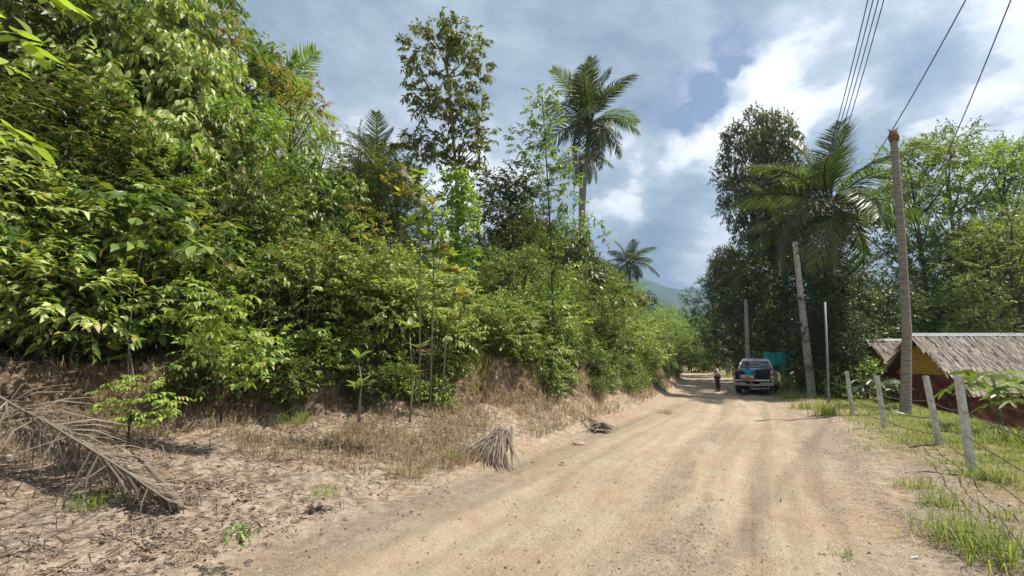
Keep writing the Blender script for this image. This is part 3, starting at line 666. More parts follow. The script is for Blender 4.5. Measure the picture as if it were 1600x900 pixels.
px_tree('slender_tree', 'slender young tree with sparse open crown leaning beside the coconut palm', 'tree', b, Y,
        [(868, 620), (866, 520), (862, 430), (860, 360), (856, 290), (852, 220), (848, 160), (846, 138)],
        [(840, 148, 12), (856, 152, 12), (848, 170, 14), (832, 180, 11), (868, 166, 9), (862, 190, 12), (842, 205, 14), (822, 205, 12), (806, 216, 10), (815, 232, 13), (832, 240, 13), (852, 228, 13),
         (862, 255, 13), (844, 268, 13), (828, 262, 9), (880, 232, 10), (886, 256, 14), (872, 280, 15), (895, 282, 12), (850, 300, 14), (832, 306, 10), (880, 310, 14), (865, 335, 14), (842, 340, 12), (890, 340, 14), (905, 322, 9), (925, 352, 13), (903, 362, 14), (938, 366, 9), (876, 370, 15), (850, 378, 14), (870, 405, 20), (850, 430, 20), (880, 445, 22), (860, 475, 20), (880, 500, 22), (855, 520, 20), (875, 550, 22), (858, 575, 18), (880, 600, 18)],
        'mid', .17, .062, nspr=26, nl=8, tlen=.26, tr=.036, droop=.35)
for args in (('dark_tree', 'dense dark tree with rounded crown between the slim tree and the coconut palm', 792, 262, 23, 'treeC', 1.15),
             ('dark_tree', 'dark dense tree standing in front of the gap left of the tall slim tree', 604, 232, 17, 'treeC', 1.0),
             ('broadleaf_tree', 'glossy tree with steep leafy edge against the sky at upper left', 285, -50, 15.5, 'treeA', .9),
             ('broadleaf_tree', 'bright leafy tree with sunlit drooping leaves at the upper left', 195, -40, 11.0, 'droop', .9),
             ('feathery_tree', 'yellow green feathery tree under the coconut fronds at upper left', 470, 185, 13.5, 'feather', 1.0),
             ('feathery_tree', 'yellow green feathery tree right of the red flushed crown', 545, 200, 14.5, 'feather', .8),
             ('feathery_tree', 'sunlit yellow green tree on the bank in front of the small far palm', 960, 430, 26, 'feather', 1.1),
             ('broadleaf_tree', 'tall leafy tree filling the upper left corner', 60, -80, 12, 'treeA', 1.1)):
    nm, lb, px, py, Yd, key, wd_ = args; p = at(px, HOR, Yd); z = tz(p.x, Yd)
    plant(key, nm, lb, (p.x, Yd, z), CAMZ+(HOR-py)/FPX*Yd-z, wide=wd_)
for i, (px, py, Yd, key, wd_, lm, lb) in enumerate(((520, 385, 10.7, 'limeb', 1.2, None, 'pale lime shrub in the middle of the thicket, hanging leaves catching light'), (590, 395, 11.0, 'limeb', 1.3, None, 'pale lime shrub just left of the orange leaved sapling'), (455, 400, 10.4, 'limeb', 1.1, None, 'pale lime shrub left of two similar ones'), (665, 420, 11.3, 'limeb', 1.0, None, 'pale lime shrub behind the orange leaved sapling'),
     (560, 480, 9.9, 'limeb', 1.0, None, 'small pale shrub below the larger pale lime shrubs'), (250, 60, 10.5, 'droop', .8, None, 'slender tree with pale green drooping leaves at upper left'), (290, 170, 10, 'droop', .8, None, 'pale leaved tree in front of the sky gap at upper left'), (140, 120, 9.6, 'slim', 1.6, 'lime', 'bright green sapling high at the upper left'),
     (425, 215, 12.5, 'feather', .7, 'lime', 'lime green feathery tree below the red flushed crown'), (800, 470, 12.5, 'limeb', 1.3, 'yellow', 'yellow green bush below the slender open tree'), (900, 430, 16, 'feather', .8, 'lime', 'lime green feathery tree under the coconut palm trunk'), (985, 500, 25, 'limeb', 1.4, 'lime', 'brightest lime bush along the road near the bend'), (930, 480, 18, 'oval', 1.2, 'yellow', 'yellow green bush over the road edge'), (880, 500, 14.5, 'small', 1.0, 'pale', 'pale green shrub above the road edge'))):
    nm, _ = NAMES[key]; p = at(px, HOR, Yd); z = tz(p.x, Yd)-.05; plant(key, nm, lb, (p.x, Yd, z), CAMZ+(HOR-py)/FPX*Yd-z, wide=wd_, lm=lm)
# red flushed crowns
Y = 13.2; b = at(455, 600, Y); b.z = tz(b.x, Y)
px_tree('red_flush_tree', 'tree topped with orange and red young leaves left of the coconut fronds', 'tree', b, Y,
        [(455, 560), (452, 450), (448, 330), (452, 240), (455, 150)],
        [(425, 112, 12), (440, 125, 14), (408, 105, 9), (470, 150, 15), (490, 138, 12), (455, 165, 14), (440, 190, 14), (480, 175, 16), (465, 205, 14), (500, 165, 12), (420, 150, 12), (510, 205, 12)],
        'orange', .13, .05, nspr=34, tlen=.22, tr=.06)
Y = 11.5; b = at(620, 600, Y); b.z = tz(b.x, Y)
px_tree('red_tipped_sapling', 'sapling with orange tipped leaves in front of the dark tree', 'tree', b, Y,
        [(620, 600), (622, 480), (625, 380), (628, 270)],
        [(628, 275, 13), (610, 285, 10), (640, 290, 10), (560, 330, 12), (590, 345, 12), (575, 360, 10)], 'orange', .14, .055, nspr=24, tlen=.2, tr=.03)
Y = 13; b = at(372, 600, Y); b.z = tz(b.x, Y)
px_tree('pink_tipped_tree', 'fine twigged tree with pinkish tips on the skyline at upper left', 'tree', b, Y,
        [(360, 560), (362, 400), (365, 250), (370, 60)],
        [(352, 30, 14), (368, 48, 14), (380, 66, 10), (362, 75, 16), (345, 60, 16), (375, 92, 12)], 'orange', .08, .03, nspr=34, tlen=.2, tr=.05)

# large-leaved seedlings whose leaves can be told apart: every leaf a part
def big_leaf_mesh(name, tip=0.0):
    m = bpy.data.meshes.new(name); n = 7; V = []; Fa = []
    for i in range(n+1):
        u = i/n; w = .5*math.sin(math.pi*min(1, u**.85*.96+.04))**.8*(1 if i < n else 0); zc = -.22*u*u
        V += [(u, -w*.36, zc+.05*w), (u, 0, zc), (u, w*.36, zc+.05*w)]
    for i in range(n):
        for j in range(2):
            a = i*3+j; Fa.append((a, a+3, a+4, a+1))
    m.from_pydata(V, [], Fa); m.update(); return smooth(m)
BIG = {}
def leaf_obj(parent, loc, yaw, pitch, roll, size, lm, mesh='a'):
    key = (mesh, lm)
    if key not in BIG:
        me = big_leaf_mesh('broad_leaf'); me.materials.append(LM[lm]); BIG[key] = me
    o = obj('leaf', BIG[key], None, parent, loc); o.rotation_euler = Euler((roll, -pitch, yaw), 'XYZ'); o.scale = (size,)*3; return o
def whorl_plant(name, label, base, Y, stems, lms, size, per=8, cat='plant'):
    b = Vector(base); t = thing(name, label, cat, base); wd = Wood()
    for (pts, whorls) in stems:
        P = [np.array(at(px, py, Y)-b) for px, py in pts]
        wd.tube(P, list(np.linspace(.022, .007, len(P))), 6)
        for (px, py, lmi) in whorls:
            c = at(px, py, Y)-b
            for q in range(per):
                yaw = q*6.283/per+random.uniform(-.3, .3); leaf_obj(t, c, yaw, random.uniform(.1, 1.0), random.uniform(-.4, .4), size*random.uniform(.7, 1.1), lms[lmi])
    obj('stem', wd.mesh('stem'), M_barkp, t); return t
Y = 9.2; b = at(680, 640, Y); b.z = tz(b.x, Y)
whorl_plant('red_leaf_sapling', 'tall thin sapling with whorls of large orange and yellow green leaves', b, Y,
   [([(672, 640), (676, 500), (678, 400), (676, 310)], [(676, 318, 0), (690, 338, 1), (674, 352, 1), (692, 372, 1), (680, 400, 2), (694, 425, 0), (702, 450, 1), (715, 500, 0), (665, 335, 1), (668, 372, 2), (690, 392, 0), (672, 420, 1), (686, 450, 2), (694, 480, 1), (662, 395, 1), (705, 400, 1)]),
    ([(690, 640), (696, 540), (712, 450)], [(716, 425, 0), (722, 462, 0), (700, 478, 2), (712, 520, 1)]),
    ([(656, 640), (656, 420), (656, 275)], [(656, 272, 1), (630, 305, 0), (655, 300, 2), (640, 350, 1)])], ['flush', 'yellow', 'mid'], .30, 8)
Y = 10.5; b = at(560, 640, Y); b.z = tz(b.x, Y)
whorl_plant('red_leaf_sapling', 'short sapling with a few orange tipped large leaves amid pale shrubs', b, Y,
   [([(565, 600), (568, 480), (562, 360)], [(562, 358, 1), (575, 376, 0), (605, 360, 1), (550, 385, 1)])], ['flush', 'yellow'], .24, 7)
Y = 7.4; b = at(640, 660, Y); b.z = tz(b.x, Y)
whorl_plant('broad_leaf_seedling', 'bright green seedling with long leaves at the foot of the bank', b, Y,
   [([(640, 660), (645, 600), (640, 520)], [(640, 512, 0), (655, 545, 0), (628, 560, 0), (640, 585, 0)]), ([(560, 660), (565, 600), (560, 560)], [(560, 560, 0), (590, 585, 0), (535, 580, 0), (560, 605, 0)])], ['mid'], .25, 7)
# light green droopy sapling over the dirt bank, left
def lime_sapling(name, label, base, Y, stems, tl=.22, ll=.10, lm='lime', n=9):
    b = Vector(base); fol, wd, tw = Fol(), Wood(), []
    for (pts, tips) in stems:
        P = [np.array(at(px, py, Y)-b) for px, py in pts]; wd.tube(P, list(np.linspace(.016, .006, len(P))), 5)
        for (px, py, r) in tips:
            c = np.array(at(px, py, Y)-b); m = max(3, int(r/3)); d = rv(m); d[:, 2] = np.abs(d[:, 2])*.3
            sprays(fol, tw, c+rv(m)*r/FPX*Y*np.array([.55, .4, .3]), d, tl, n, ll, ll*.5, droop=.75, curve=.3, up=1.5)
            wd.tube(bez(P[-1] if random.random() < .6 else P[len(P)//2], c, [0, 0, .05], 4), [.006, .005, .004, .003], 4)
    twigs_mesh(wd, tw, .003)
    t = thing(name, label, 'sapling', base); obj('trunk', wd.mesh('wood'), M_bark, t); obj('crown', fol.mesh('leaves', LEAF8), LM[lm], t); return t
Y = 6.6; b = at(330, 665, Y); b.z = tz(b.x, Y)
lime_sapling('lime_sapling', 'upright lime green sapling growing out of the dirt bank', b, Y,
   [([(345, 660), (338, 580), (320, 500), (300, 440)], [(300, 440, 16), (312, 455, 15), (272, 478, 18), (290, 492, 20), (325, 478, 16), (350, 468, 18), (372, 470, 15), (332, 520, 20), (312, 500, 18), (350, 490, 16)]),
    ([(345, 660), (355, 600), (365, 550)], [(350, 545, 20), (375, 560, 22), (400, 575, 16), (385, 595, 18), (340, 580, 16), (410, 555, 16), (325, 560, 15), (420, 530, 14), (395, 520, 16)])], tl=.24, ll=.10)
Y = 5.6; b = at(200, 690, Y); b.z = tz(b.x, Y)
lime_sapling('lime_seedling', 'low lime green seedling spreading flat over the bare dirt bank', b, Y,
   [([(200, 700), (202, 660), (215, 600)], [(205, 590, 18), (180, 605, 18), (235, 598, 20), (195, 630, 20), (230, 625, 22), (260, 620, 20), (250, 640, 18), (200, 655, 18), (275, 632, 12), (220, 650, 18), (175, 632, 16)])], tl=.18, ll=.062)
Y = 5.0; b = at(370, 850, Y); b = on_z(375, 855, .2); Y = b.y; b.z = tz(b.x, b.y)
lime_sapling('weed_plant', 'small green weed on the sand at the road edge bottom left', b, Y,
   [([(375, 850), (378, 830)], [(365, 826, 12), (382, 822, 12), (392, 832, 10), (375, 840, 12), (360, 838, 8)])], tl=.07, ll=.035, lm='mid', n=7)
# overhanging branch with big bright leaves at the upper left corner
def near_branch():
    Y = 3.2; b = at(-260, 150, Y); gz = tz(b.x, Y); t = thing('overhanging_sapling', 'bright yellow green leafy branch reaching in at the upper left corner', 'sapling', (b.x, Y, gz))
    wd = Wood(); B = Vector((b.x, Y, gz)); P = [np.array((0, 0, -.2)), np.array(at(-250, 400, Y)-B), np.array(at(-200, 150, Y)-B)]
    wd.tube(P, [.03, .022, .014], 6)
    for (x1, y1, n, seed) in ((90, -5, 9, 0), (40, 60, 8, 1), (10, 25, 7, 2), (25, 215, 7, 3), (15, 110, 5, 4), (-10, 190, 6, 5)):
        e = at(x1, y1, Y+random.uniform(-.2, .3)); st = P[-1]; ev = np.array(e-B); wd.tube(bez(st, ev, [0, 0, .12], 6), [.009, .008, .006, .005, .004, .003], 5)
        for q in range(n):
            a = random.uniform(-.9, .9)+random.choice([0, 0, 1.2, -1.2]); p = Vector(ev)+Vector((random.uniform(-.16, .06), random.uniform(-.1, .1), random.uniform(-.05, .04)))
            leaf_obj(t, p, a, -random.uniform(-.05, .6), random.uniform(-.5, .5), random.uniform(.15, .24), 'lime')
    obj('trunk', wd.mesh('wood'), M_bark, t)
near_branch()
# bent dark trunk in the gloom at left
wdk = Wood(); Y = 9.0; b = at(10, 520, Y); b.z = tz(b.x, Y)
wdk.tube([np.array(at(*q, Y)-b)*1.0 for q in ((-40, 640), (10, 465), (40, 430), (75, 400), (140, 340), (200, 290))], [.13, .12, .10, .09, .07, .05], 8)
tt = thing('leaning_tree', 'dark leaning trunk in the shade of the thicket at far left', 'tree', b); obj('trunk', wdk.mesh('wood'), M_bark, tt)
f_ = Fol(); tw_ = []
for q in ((190, 290, 50), (230, 250, 45), (150, 270, 40), (260, 300, 35)):
    clump(f_, tw_, np.array(at(*q[:2], Y)-b), np.array([.55, .55, .4]), 50, 8, .14, .06, .3)
obj('crown', f_.mesh('leaves'), LM['mid'], tt)

# ------------------------------------------------------------------ coconut palms
def frond_mesh(name, n=66, L=1.0, droop=.5, hang=.5, lw=.0135, ll=.33, jitter=.08, twist=0.0, gap=0.0, rr=.017, side_=.95):
    """rachis along +X curving down; two rows of leaflets, fold and hang"""
    fol, wd = Fol(), Wood()
    u = np.linspace(0, 1, 12); rx = np.stack([u*L*(1-.18*droop*u), 0*u, .10*L*np.sin(u*math.pi*.6)-droop*L*.62*u**2.2], 1)
    wd.tube(rx, list(np.linspace(rr, .003, 12)*L), 4, cap=False)
    t = np.linspace(.16, .995, n)
    P = np.stack([np.interp(t, u, rx[:, i]) for i in range(3)], 1); T = nrm(np.gradient(P, axis=0))
    for sgn in (1, -1):
        side = nrm(np.cross(T, UP))*sgn
        lift = .42-1.15*hang*(.4+.6*t)[:, None]
        D = nrm(T*(.45+.55*t[:, None]**2) + side*side_ + UP*lift*np.ones_like(t)[:, None] + rv(n, jitter))
        lenl = ll*L*(np.sin(math.pi*(t*.82+.12))**.75)*rng.uniform(.85, 1.1, n)
        N_ = nrm(np.cross(D, T))*sgn*-1 + rv(n, .12)
        keep = rng.random(n) > gap
        # two-segment leaflets, tips hanging down
        a = P[keep]; Dk = D[keep]; Lk = lenl[keep]; Wk = np.full(keep.sum(), lw*L)*rng.uniform(.8, 1.2, keep.sum()); Nk = N_[keep]
        fol.a.append((a, Dk, Nk, Lk, Wk))
    P_, D_, N__, L_, W_ = [np.concatenate(k) for k in zip(*fol.a)]
    D_ = nrm(D_); N__ = nrm(N__-(N__*D_).sum(1, keepdims=True)*D_); Sd = np.cross(N__, D_); dn = np.array([0, 0, -1.0])
    V, Fa = [], []
    m1 = P_ + D_*L_[:, None]*.5; D2 = nrm(D_+dn*(.25+.5*hang)); tip = m1 + D2*L_[:, None]*.55
    V = np.stack([P_ - Sd*W_[:, None]*.3, P_ + Sd*W_[:, None]*.3, m1 - Sd*W_[:, None]*.5, m1+Sd*W_[:, None]*.5, tip], 1)
    k = len(P_); tri = np.array([[0, 2, 1], [1, 2, 3], [2, 4, 3]]); Fa = (tri[None]+(np.arange(k)*5)[:, None, None]).reshape(-1, 3)
    nv = k*5; Wv = np.array(wd.V); wf = np.array(wd.Fa); wt = np.concatenate([wf[:, [0, 1, 2]], wf[:, [0, 2, 3]]])+nv
    return raw_mesh(name, np.concatenate([V.reshape(-1, 3), Wv]), np.concatenate([Fa, wt]))
FR = {'up': frond_mesh('frond_upright', droop=.18, hang=.15), 'mid': frond_mesh('frond_arching', droop=.55, hang=.5), 'mid2': frond_mesh('frond_arching_b', droop=.75, hang=.75, jitter=.14),
      'down': frond_mesh('frond_hanging', droop=1.0, hang=.95, gap=.12, jitter=.14), 'dead': frond_mesh('frond_dead', n=170, droop=.12, hang=1.2, jitter=.36, gap=.12, lw=.0065, ll=.24, rr=.005, side_=.22)}
for kf in ('up', 'mid', 'mid2', 'down'): FR[kf].materials.append(LM['palm'])
FR['dead'].materials.append(M_dead)
M_palmt = mat_noise('palm_trunk', [(.3, (.13, .11, .085)), (.5, (.24, .21, .17)), (.7, (.36, .32, .27))], 7, .9, .2, .6, .02, (.6, .6, 5))
M_husk = mat_noise('palm_fibre', [(.3, (.10, .06, .03)), (.7, (.26, .16, .08))], 12, .9, .2, .5, .01)
M_nut = mat_noise('coconut_husk', [(.3, (.20, .16, .05)), (.7, (.35, .26, .08))], 6, .6, .3, .2)
def ring_trunk(pts, r0, r1, rings, sides=12):
    wd = Wood(); pts = [np.asarray(p, float) for p in pts]; L = [0]
    for a, b2 in zip(pts, pts[1:]): L.append(L[-1]+np.linalg.norm(b2-a))
    q = np.linspace(0, L[-1], rings*2+1); P = [np.array([np.interp(v, L, [p[i] for p in pts]) for i in range(3)]) for v in q]
    rad = [(r0+(r1-r0)*min(1, (i/len(P))**.6))*(1.0 if i % 2 else 1.03)*(1.0+.5*math.exp(-i/3)) for i in range(len(P))]
    wd.tube(P, rad, sides); return wd
def palm(name, label, base, crown, size, nf, tr, bend=(0, 0, 0), nuts=0, rz=0, lo=-1.0, hi=1.35, fmat=None, rings=30, seed=0):
    rnd = random.Random(seed)
    t = thing(name, label, 'palm', base); B = Vector(base); c = Vector(crown)-B
    obj('trunk', ring_trunk(bez([0, 0, -.3], c, bend, 8), tr*1.25, tr*.8, rings).mesh('trunk'), M_palmt, t)
    hw = Wood(); hw.tube([np.array(c)-[0, 0, .5*size/3.5], np.array(c), np.array(c)+[0, 0, .4*size/3.5]], [tr*1.0, tr*1.7, tr*.6], 9); obj('crown_shaft', hw.mesh('shaft'), M_husk, t)
    for i in range(nf):
        q = (i+.5)/nf; pitch = hi-(hi-lo)*q**.85+rnd.uniform(-.12, .12); yaw = i*2.399+rnd.uniform(-.25, .25)+rz
        kf = 'up' if pitch > .85 else 'mid' if pitch > .25 else 'mid2' if pitch > -.35 else 'down'
        me = FR[kf]
        if fmat and rnd.random() < fmat[1]:
            kk = kf+fmat[0]
            if kk not in FR: FR[kk] = me.copy(); FR[kk].materials.clear(); FR[kk].materials.append(LM[fmat[0]])
            me = FR[kk]
        f = obj('frond', me, None, t, c+Vector((math.cos(yaw), math.sin(yaw), 0))*tr*.6); f.rotation_euler = Euler((rnd.uniform(-.5, .5), -pitch, yaw), 'XYZ')
        f.scale = (size*rnd.uniform(.82, 1.1)*((.78 if size < 4.4 else .98) if pitch < -.1 else 1),)*3
    for i in range(nuts):
        a = i*1.3; bm = bmesh.new(); bmesh.ops.create_icosphere(bm, subdivisions=2, radius=.12); bmesh.ops.scale(bm, vec=(1, 1, 1.25), verts=bm.verts)
        me = bpy.data.meshes.new('coconut'); bm.to_mesh(me); bm.free(); obj('coconut', smooth(me), M_nut, t, c+Vector((math.cos(a)*(tr+.16), math.sin(a)*(tr+.16), -.32-.1*(i % 3))))
    return t
def px_palm(name, label, px, py, Y, size, nf, tr, bpx=None, **k):
    c = at(px, py, Y); bx = at(bpx if bpx else px, HOR, Y).x; return palm(name, label, (bx, Y, tz(bx, Y)), c, size, nf, tr, **k)
px_palm('coconut_palm', 'tall coconut palm rising above the thicket on the left of the road', 921, 192, 30, 4.2, 26, .15, 905, bend=(-.3, 0, 1.0), lo=-.75, hi=1.35, seed=3, rings=44)
px_palm('coconut_palm', 'big coconut palm with long fronds behind the concrete pole', 1296, 318, 23.5, 4.5, 25, .18, 1305, nuts=6, lo=-.95, hi=1.4, seed=5)
px_palm('coconut_palm', 'smaller coconut palm with hanging fronds just behind the tall one', 908, 248, 34, 3.0, 9, .13, 903, lo=-1.0, hi=.3, seed=33)
px_palm('coconut_palm', 'small far coconut palm on the left near the mountain', 984, 412, 46, 3.0, 20, .18, lo=-.6, seed=8, fmat=('palmy', .1))
px_palm('coconut_palm', 'coconut palm with pale curved trunk beyond the parked truck', 1172, 428, 36, 3.2, 20, .15, 1170, lo=-1.1, seed=9)
px_palm('coconut_palm', 'coconut palm half hidden in the leaves at upper left', 425, 185, 17, 3.1, 15, .16, lo=-.7, hi=1.2, seed=10, fmat=('yellow', .6))
px_palm('coconut_palm', 'coconut palm peeping over the thicket left of the tall slim tree', 590, 262, 19, 2.2, 12, .14, lo=.1, hi=1.4, seed=12)
px_palm('coconut_palm', 'palm behind the big coconut palm with fronds to its left', 1225, 345, 30, 3.6, 18, .17, lo=-1.0, seed=14)
px_palm('coconut_palm', 'coconut palm with a yellowed frond hanging among the leaves top left', 285, -8, 11.5, 2.0, 9, .12, lo=-1.4, hi=.3, seed=16, fmat=('palmy', .35))
px_palm('coconut_palm', 'small palm tucked beside the far road bend', 1136, 545, 62, 2.4, 14, .14, lo=-.5, seed=18)
px_palm('coconut_palm', 'short palm with orange old fronds below the small far palm', 1000, 462, 44, 1.8, 10, .12, lo=-1.2, hi=.4, seed=19, fmat=('palmy', .5))

# ------------------------------------------------------------------ right side trees
def right_tree(key, label, px, py, Yd, wide=1.0, lm=None, zb=None):
    p = at(px, HOR, Yd); z = tz(p.x, Yd) if zb is None else zb; nm, lb = NAMES[key]
    return plant(key, nm, label, (p.x, Yd, z), CAMZ+(HOR-py)/FPX*Yd-z, wide=wide, lm=lm)
right_tree('round', 'large round crowned tree towering behind the coconut palms', 1222, 165, 38, .56)
right_tree('round', 'dark spreading tree on the right of the road at its far end', 1150, 392, 50, .6)
for px, py, Yd, key, wd_, lb in ((1122, 425, 56, 'treeC', .9, 'dark tree nearest the mountain on the right of the road'), (1155, 385, 42, 'treeC', .8, 'dark tree behind the palm with the pale trunk'),
     (1192, 420, 34, 'treeC', .9, 'dense dark tree just behind the parked truck'), (1232, 360, 31, 'treeC', .8, 'tall dense dark tree left of the big coconut palm'), (1275, 395, 28, 'treeC', .95, 'dark tree behind the concrete pole'),
     (1308, 425, 21.5, 'treeC', 1.0, 'dark tree hiding the trunk of the big coconut palm'), (1325, 470, 20.5, 'treeC', .75, 'dark bushy tree left of the farther hut roof'), (1300, 385, 26.5, 'treeC', 1.2, 'dark tree directly below the big coconut palm crown'), (1345, 420, 27, 'treeC', 1.1, 'dark tree overhanging the farther thatched hut'), (1330, 440, 24.8, 'treeA', .9, 'glossy tree in the shade below the big coconut palm'),
     (1213, 475, 32, 'treeA', .9, 'leafy tree over the turquoise net'), (1280, 470, 23.5, 'treeC', .8, 'low dark tree between the concrete pole and the steel pipe'), (1375, 455, 30, 'treeA', 1.0, 'leafy green tree behind the farther thatched hut')):
    right_tree(key, lb, px, py, Yd, wd_)
for px, py, Yd, key, wd_, lm, lb in ((1452, 205, 34, 'layer', .9, 'bend', 'tall thin layered tree right of the bare palm trunk'), (1532, 190, 36, 'layer', 1.0, 'mid', 'tallest layered tree against the sky at the right'), (1610, 215, 32, 'layer', 1.0, 'bend', 'layered tree cut by the right edge of the picture'),
     (1505, 350, 31, 'feather', 1.0, None, 'bright yellow green tree behind the near thatched hut'), (1565, 345, 28, 'treeA', .9, 'yellow', 'sunlit yellow green tree over the hut roof at right'), (1600, 330, 25, 'feather', 1.1, None, 'feathery yellow green tree at the right edge'),
     (1470, 450, 30, 'treeA', .8, 'yellow', 'small yellow green tree above the hut ridge'), (1430, 455, 33, 'treeB', .9, None, 'small olive tree seen beside the bare palm trunk'), (1535, 430, 24, 'treeB', .8, 'yellow', 'leafy tree close behind the ridge of the near hut'), (1670, 330, 27, 'treeA', 1.0, 'yellow', 'yellow green tree just outside the right edge'),
     (1410, 480, 38, 'treeB', 1.2, None, 'olive tree seen between the two huts'), (1500, 465, 40, 'treeB', 1.3, 'mid', 'green tree far behind the near hut'), (1570, 450, 40, 'treeB', 1.3, 'mid', 'green tree far behind the hut at the right edge')):
    right_tree(key, lb, px, py, Yd, wd_, lm)

# ------------------------------------------------------------------ shape helpers for built things
def bm_box(bm, x0, x1, y0, y1, z0, z1, taper=None):
    v = [bm.verts.new(p) for p in ((x0, y0, z0), (x1, y0, z0), (x1, y1, z0), (x0, y1, z0), (x0, y0, z1), (x1, y0, z1), (x1, y1, z1), (x0, y1, z1))]
    for f in ((3, 2, 1, 0), (4, 5, 6, 7), (0, 1, 5, 4), (1, 2, 6, 5), (2, 3, 7, 6), (3, 0, 4, 7)): bm.faces.new([v[i] for i in f])
    return v
def bm_obj(name, bm, mat, parent=None, loc=None, rot=None, bevel=0, smooth_=False, seg=2):
    bmesh.ops.recalc_face_normals(bm, faces=bm.faces)
    if bevel: bmesh.ops.bevel(bm, geom=list(bm.edges), offset=bevel, segments=seg, affect='EDGES', clamp_overlap=True)
    me = bpy.data.meshes.new(name); bm.to_mesh(me); bm.free()
    if smooth_: smooth(me)
    return obj(name, me, mat, parent, loc, rot)
def box(name, d, mat, parent=None, bevel=0, **k):
    bm = bmesh.new(); bm_box(bm, *d); return bm_obj(name, bm, mat, parent, bevel=bevel, **k)

# ------------------------------------------------------------------ poles, wires, fence
def square_pole(name, label, base, top, w0, w1, mat, cat='pole'):
    B = Vector(base); T = Vector(top)-B; bm = bmesh.new(); n = 6
    rings = []
    for i in range(n+1):
        q = i/n; w = (w0+(w1-w0)*q)/2; c = T*q + Vector((0, 0, -.3 if i == 0 else 0))
        rings.append([bm.verts.new(c+Vector((a*w, b_*w, 0))) for a, b_ in ((-1, -1), (1, -1), (1, 1), (-1, 1))])
    for r0_, r1_ in zip(rings, rings[1:]):
        for k_ in range(4): bm.faces.new((r0_[k_], r0_[(k_+1) % 4], r1_[(k_+1) % 4], r1_[k_]))
    bm.faces.new(rings[-1]); bm.faces.new(rings[0][::-1])
    t = thing(name, label, cat, base, rz=0); bm_obj('shaft', bm, mat, t, bevel=.008)
    return t
Yp = 21.5; pb = at(1268, 612, Yp); pb = Vector((pb.x, Yp, tz(pb.x, Yp))); pt = at(1242, 378, Yp)
up = square_pole('utility_pole', 'leaning square concrete utility pole beside the parked truck', pb, pt, .26, .16, M_conc)
for q in (.97, .92): 
    c = (pt-pb)*q; box('insulator_bracket', (c.x-.16, c.x+.05, c.y-.14, c.y-.10, c.z-.03, c.z+.03), M_wire, up)
    wi = Wood(); wi.tube([(c.x-.15, c.y-.12, c.z-.06), (c.x-.15, c.y-.12, c.z), (c.x-.15, c.y-.12, c.z+.05)], [.03, .045, .03], 8); obj('insulator', wi.mesh('insulator'), M_postc, up)
Yp = 27.5; pb2 = at(1169, 590, Yp); square_pole('utility_pole', 'thin concrete pole just behind the parked truck, next to the curved palm trunk', (pb2.x, Yp, tz(pb2.x, Yp)), at(1165, 468, Yp), .19, .13, M_conc)
Yp = 50; pb3 = at(1137, 585, Yp); square_pole('utility_pole', 'faint far concrete pole left of the parked truck', (pb3.x, Yp, tz(pb3.x, Yp)), at(1136, 490, Yp), .26, .2, M_conc)
Yp = 17.5; a = at(1293, 612, Yp); w_ = Wood(); tpp = at(1289, 472, Yp); bz = tz(a.x, Yp)
w_.tube([(0, 0, -.3), (tpp.x-a.x, 0, tpp.z-bz)], [.04, .035], 10)
t = thing('steel_pipe', 'thin galvanised steel pipe standing between concrete pole and huts', 'pipe', (a.x, Yp, bz)); obj('tube', w_.mesh('pipe'), mat_noise('galvanised_steel', [(.3, (.16, .19, .19)), (.7, (.30, .33, .32))], 9, .6, .4, .1), t)
# bare trunk
Yt = 14.2; a = at(1412, 640, Yt); bz = tz(a.x, Yt); t = thing('headless_palm', 'bare headless palm trunk standing like a pole between the two huts', 'tree trunk', (a.x, Yt, bz))
tp = at(1396, 210, Yt); m1 = at(1417, 520, Yt); m2 = at(1408, 360, Yt); A = Vector((a.x, Yt, bz))
obj('trunk', ring_trunk([(0, 0, -.2), np.array(m1-A), np.array(m2-A), np.array(tp-A)], .142, .095, 60, 14).mesh('trunk'), M_palmt, t)
wt = Wood(); tt_ = np.array(tp-A); wt.tube([tt_-[0, 0, .25], tt_-[0, 0, .1], tt_+[0, 0, .12]], [.12, .15, .10], 9)
for q in range(7): an = q*.9; wt.tube([tt_, tt_+[.13*math.cos(an), .13*math.sin(an), random.uniform(.05, .22)]], [.04, .012], 4)
obj('stump_top', wt.mesh('stump'), M_husk, t)
def cable(label, p0, p1, sag, r=.018, name='power_line', cat='cable', group=None, mat=None, n=24, bez_=None):
    p0, p1 = np.array(p0), np.array(p1); q = np.linspace(0, 1, n); P = p0+(p1-p0)*q[:, None]; P[:, 2] -= sag*4*q*(1-q)
    wd = Wood(); wd.tube(list(P-p0), r, 5); o = obj(name, wd.mesh('cable'), mat or M_cable, None, p0); tag(o, label, cat, group); return o
ends_ = [(1348, 0), (1357, 0), (1366, 0), (1375, 0)]; mids = [(1302, 200), (1308, 200), (1314, 200), (1321, 200)]
ends = ends_
for i, (e, m) in enumerate(zip(ends, mids)):
    r0 = at(*e, 13.2+2.3*i); q = at(*m, 26); q = at(*m, 26); dd_ = (q-r0)
    # level span 13 m up, from behind the camera to beyond the palm
    rr_ = ray(*m); q = Vector((0, 0, CAMZ))+rr_*((r0.z-.6-CAMZ)/rr_.z)
    cable(['leftmost of the four parallel power lines crossing the top of the picture', 'second from left of the four parallel power lines', 'third from left of the four parallel power lines', 'rightmost of the four parallel power lines'][i],
          q+(q-r0)*.6, r0+(r0-q)*1.3, .5, .0165+.0028*i, group='four parallel power lines')
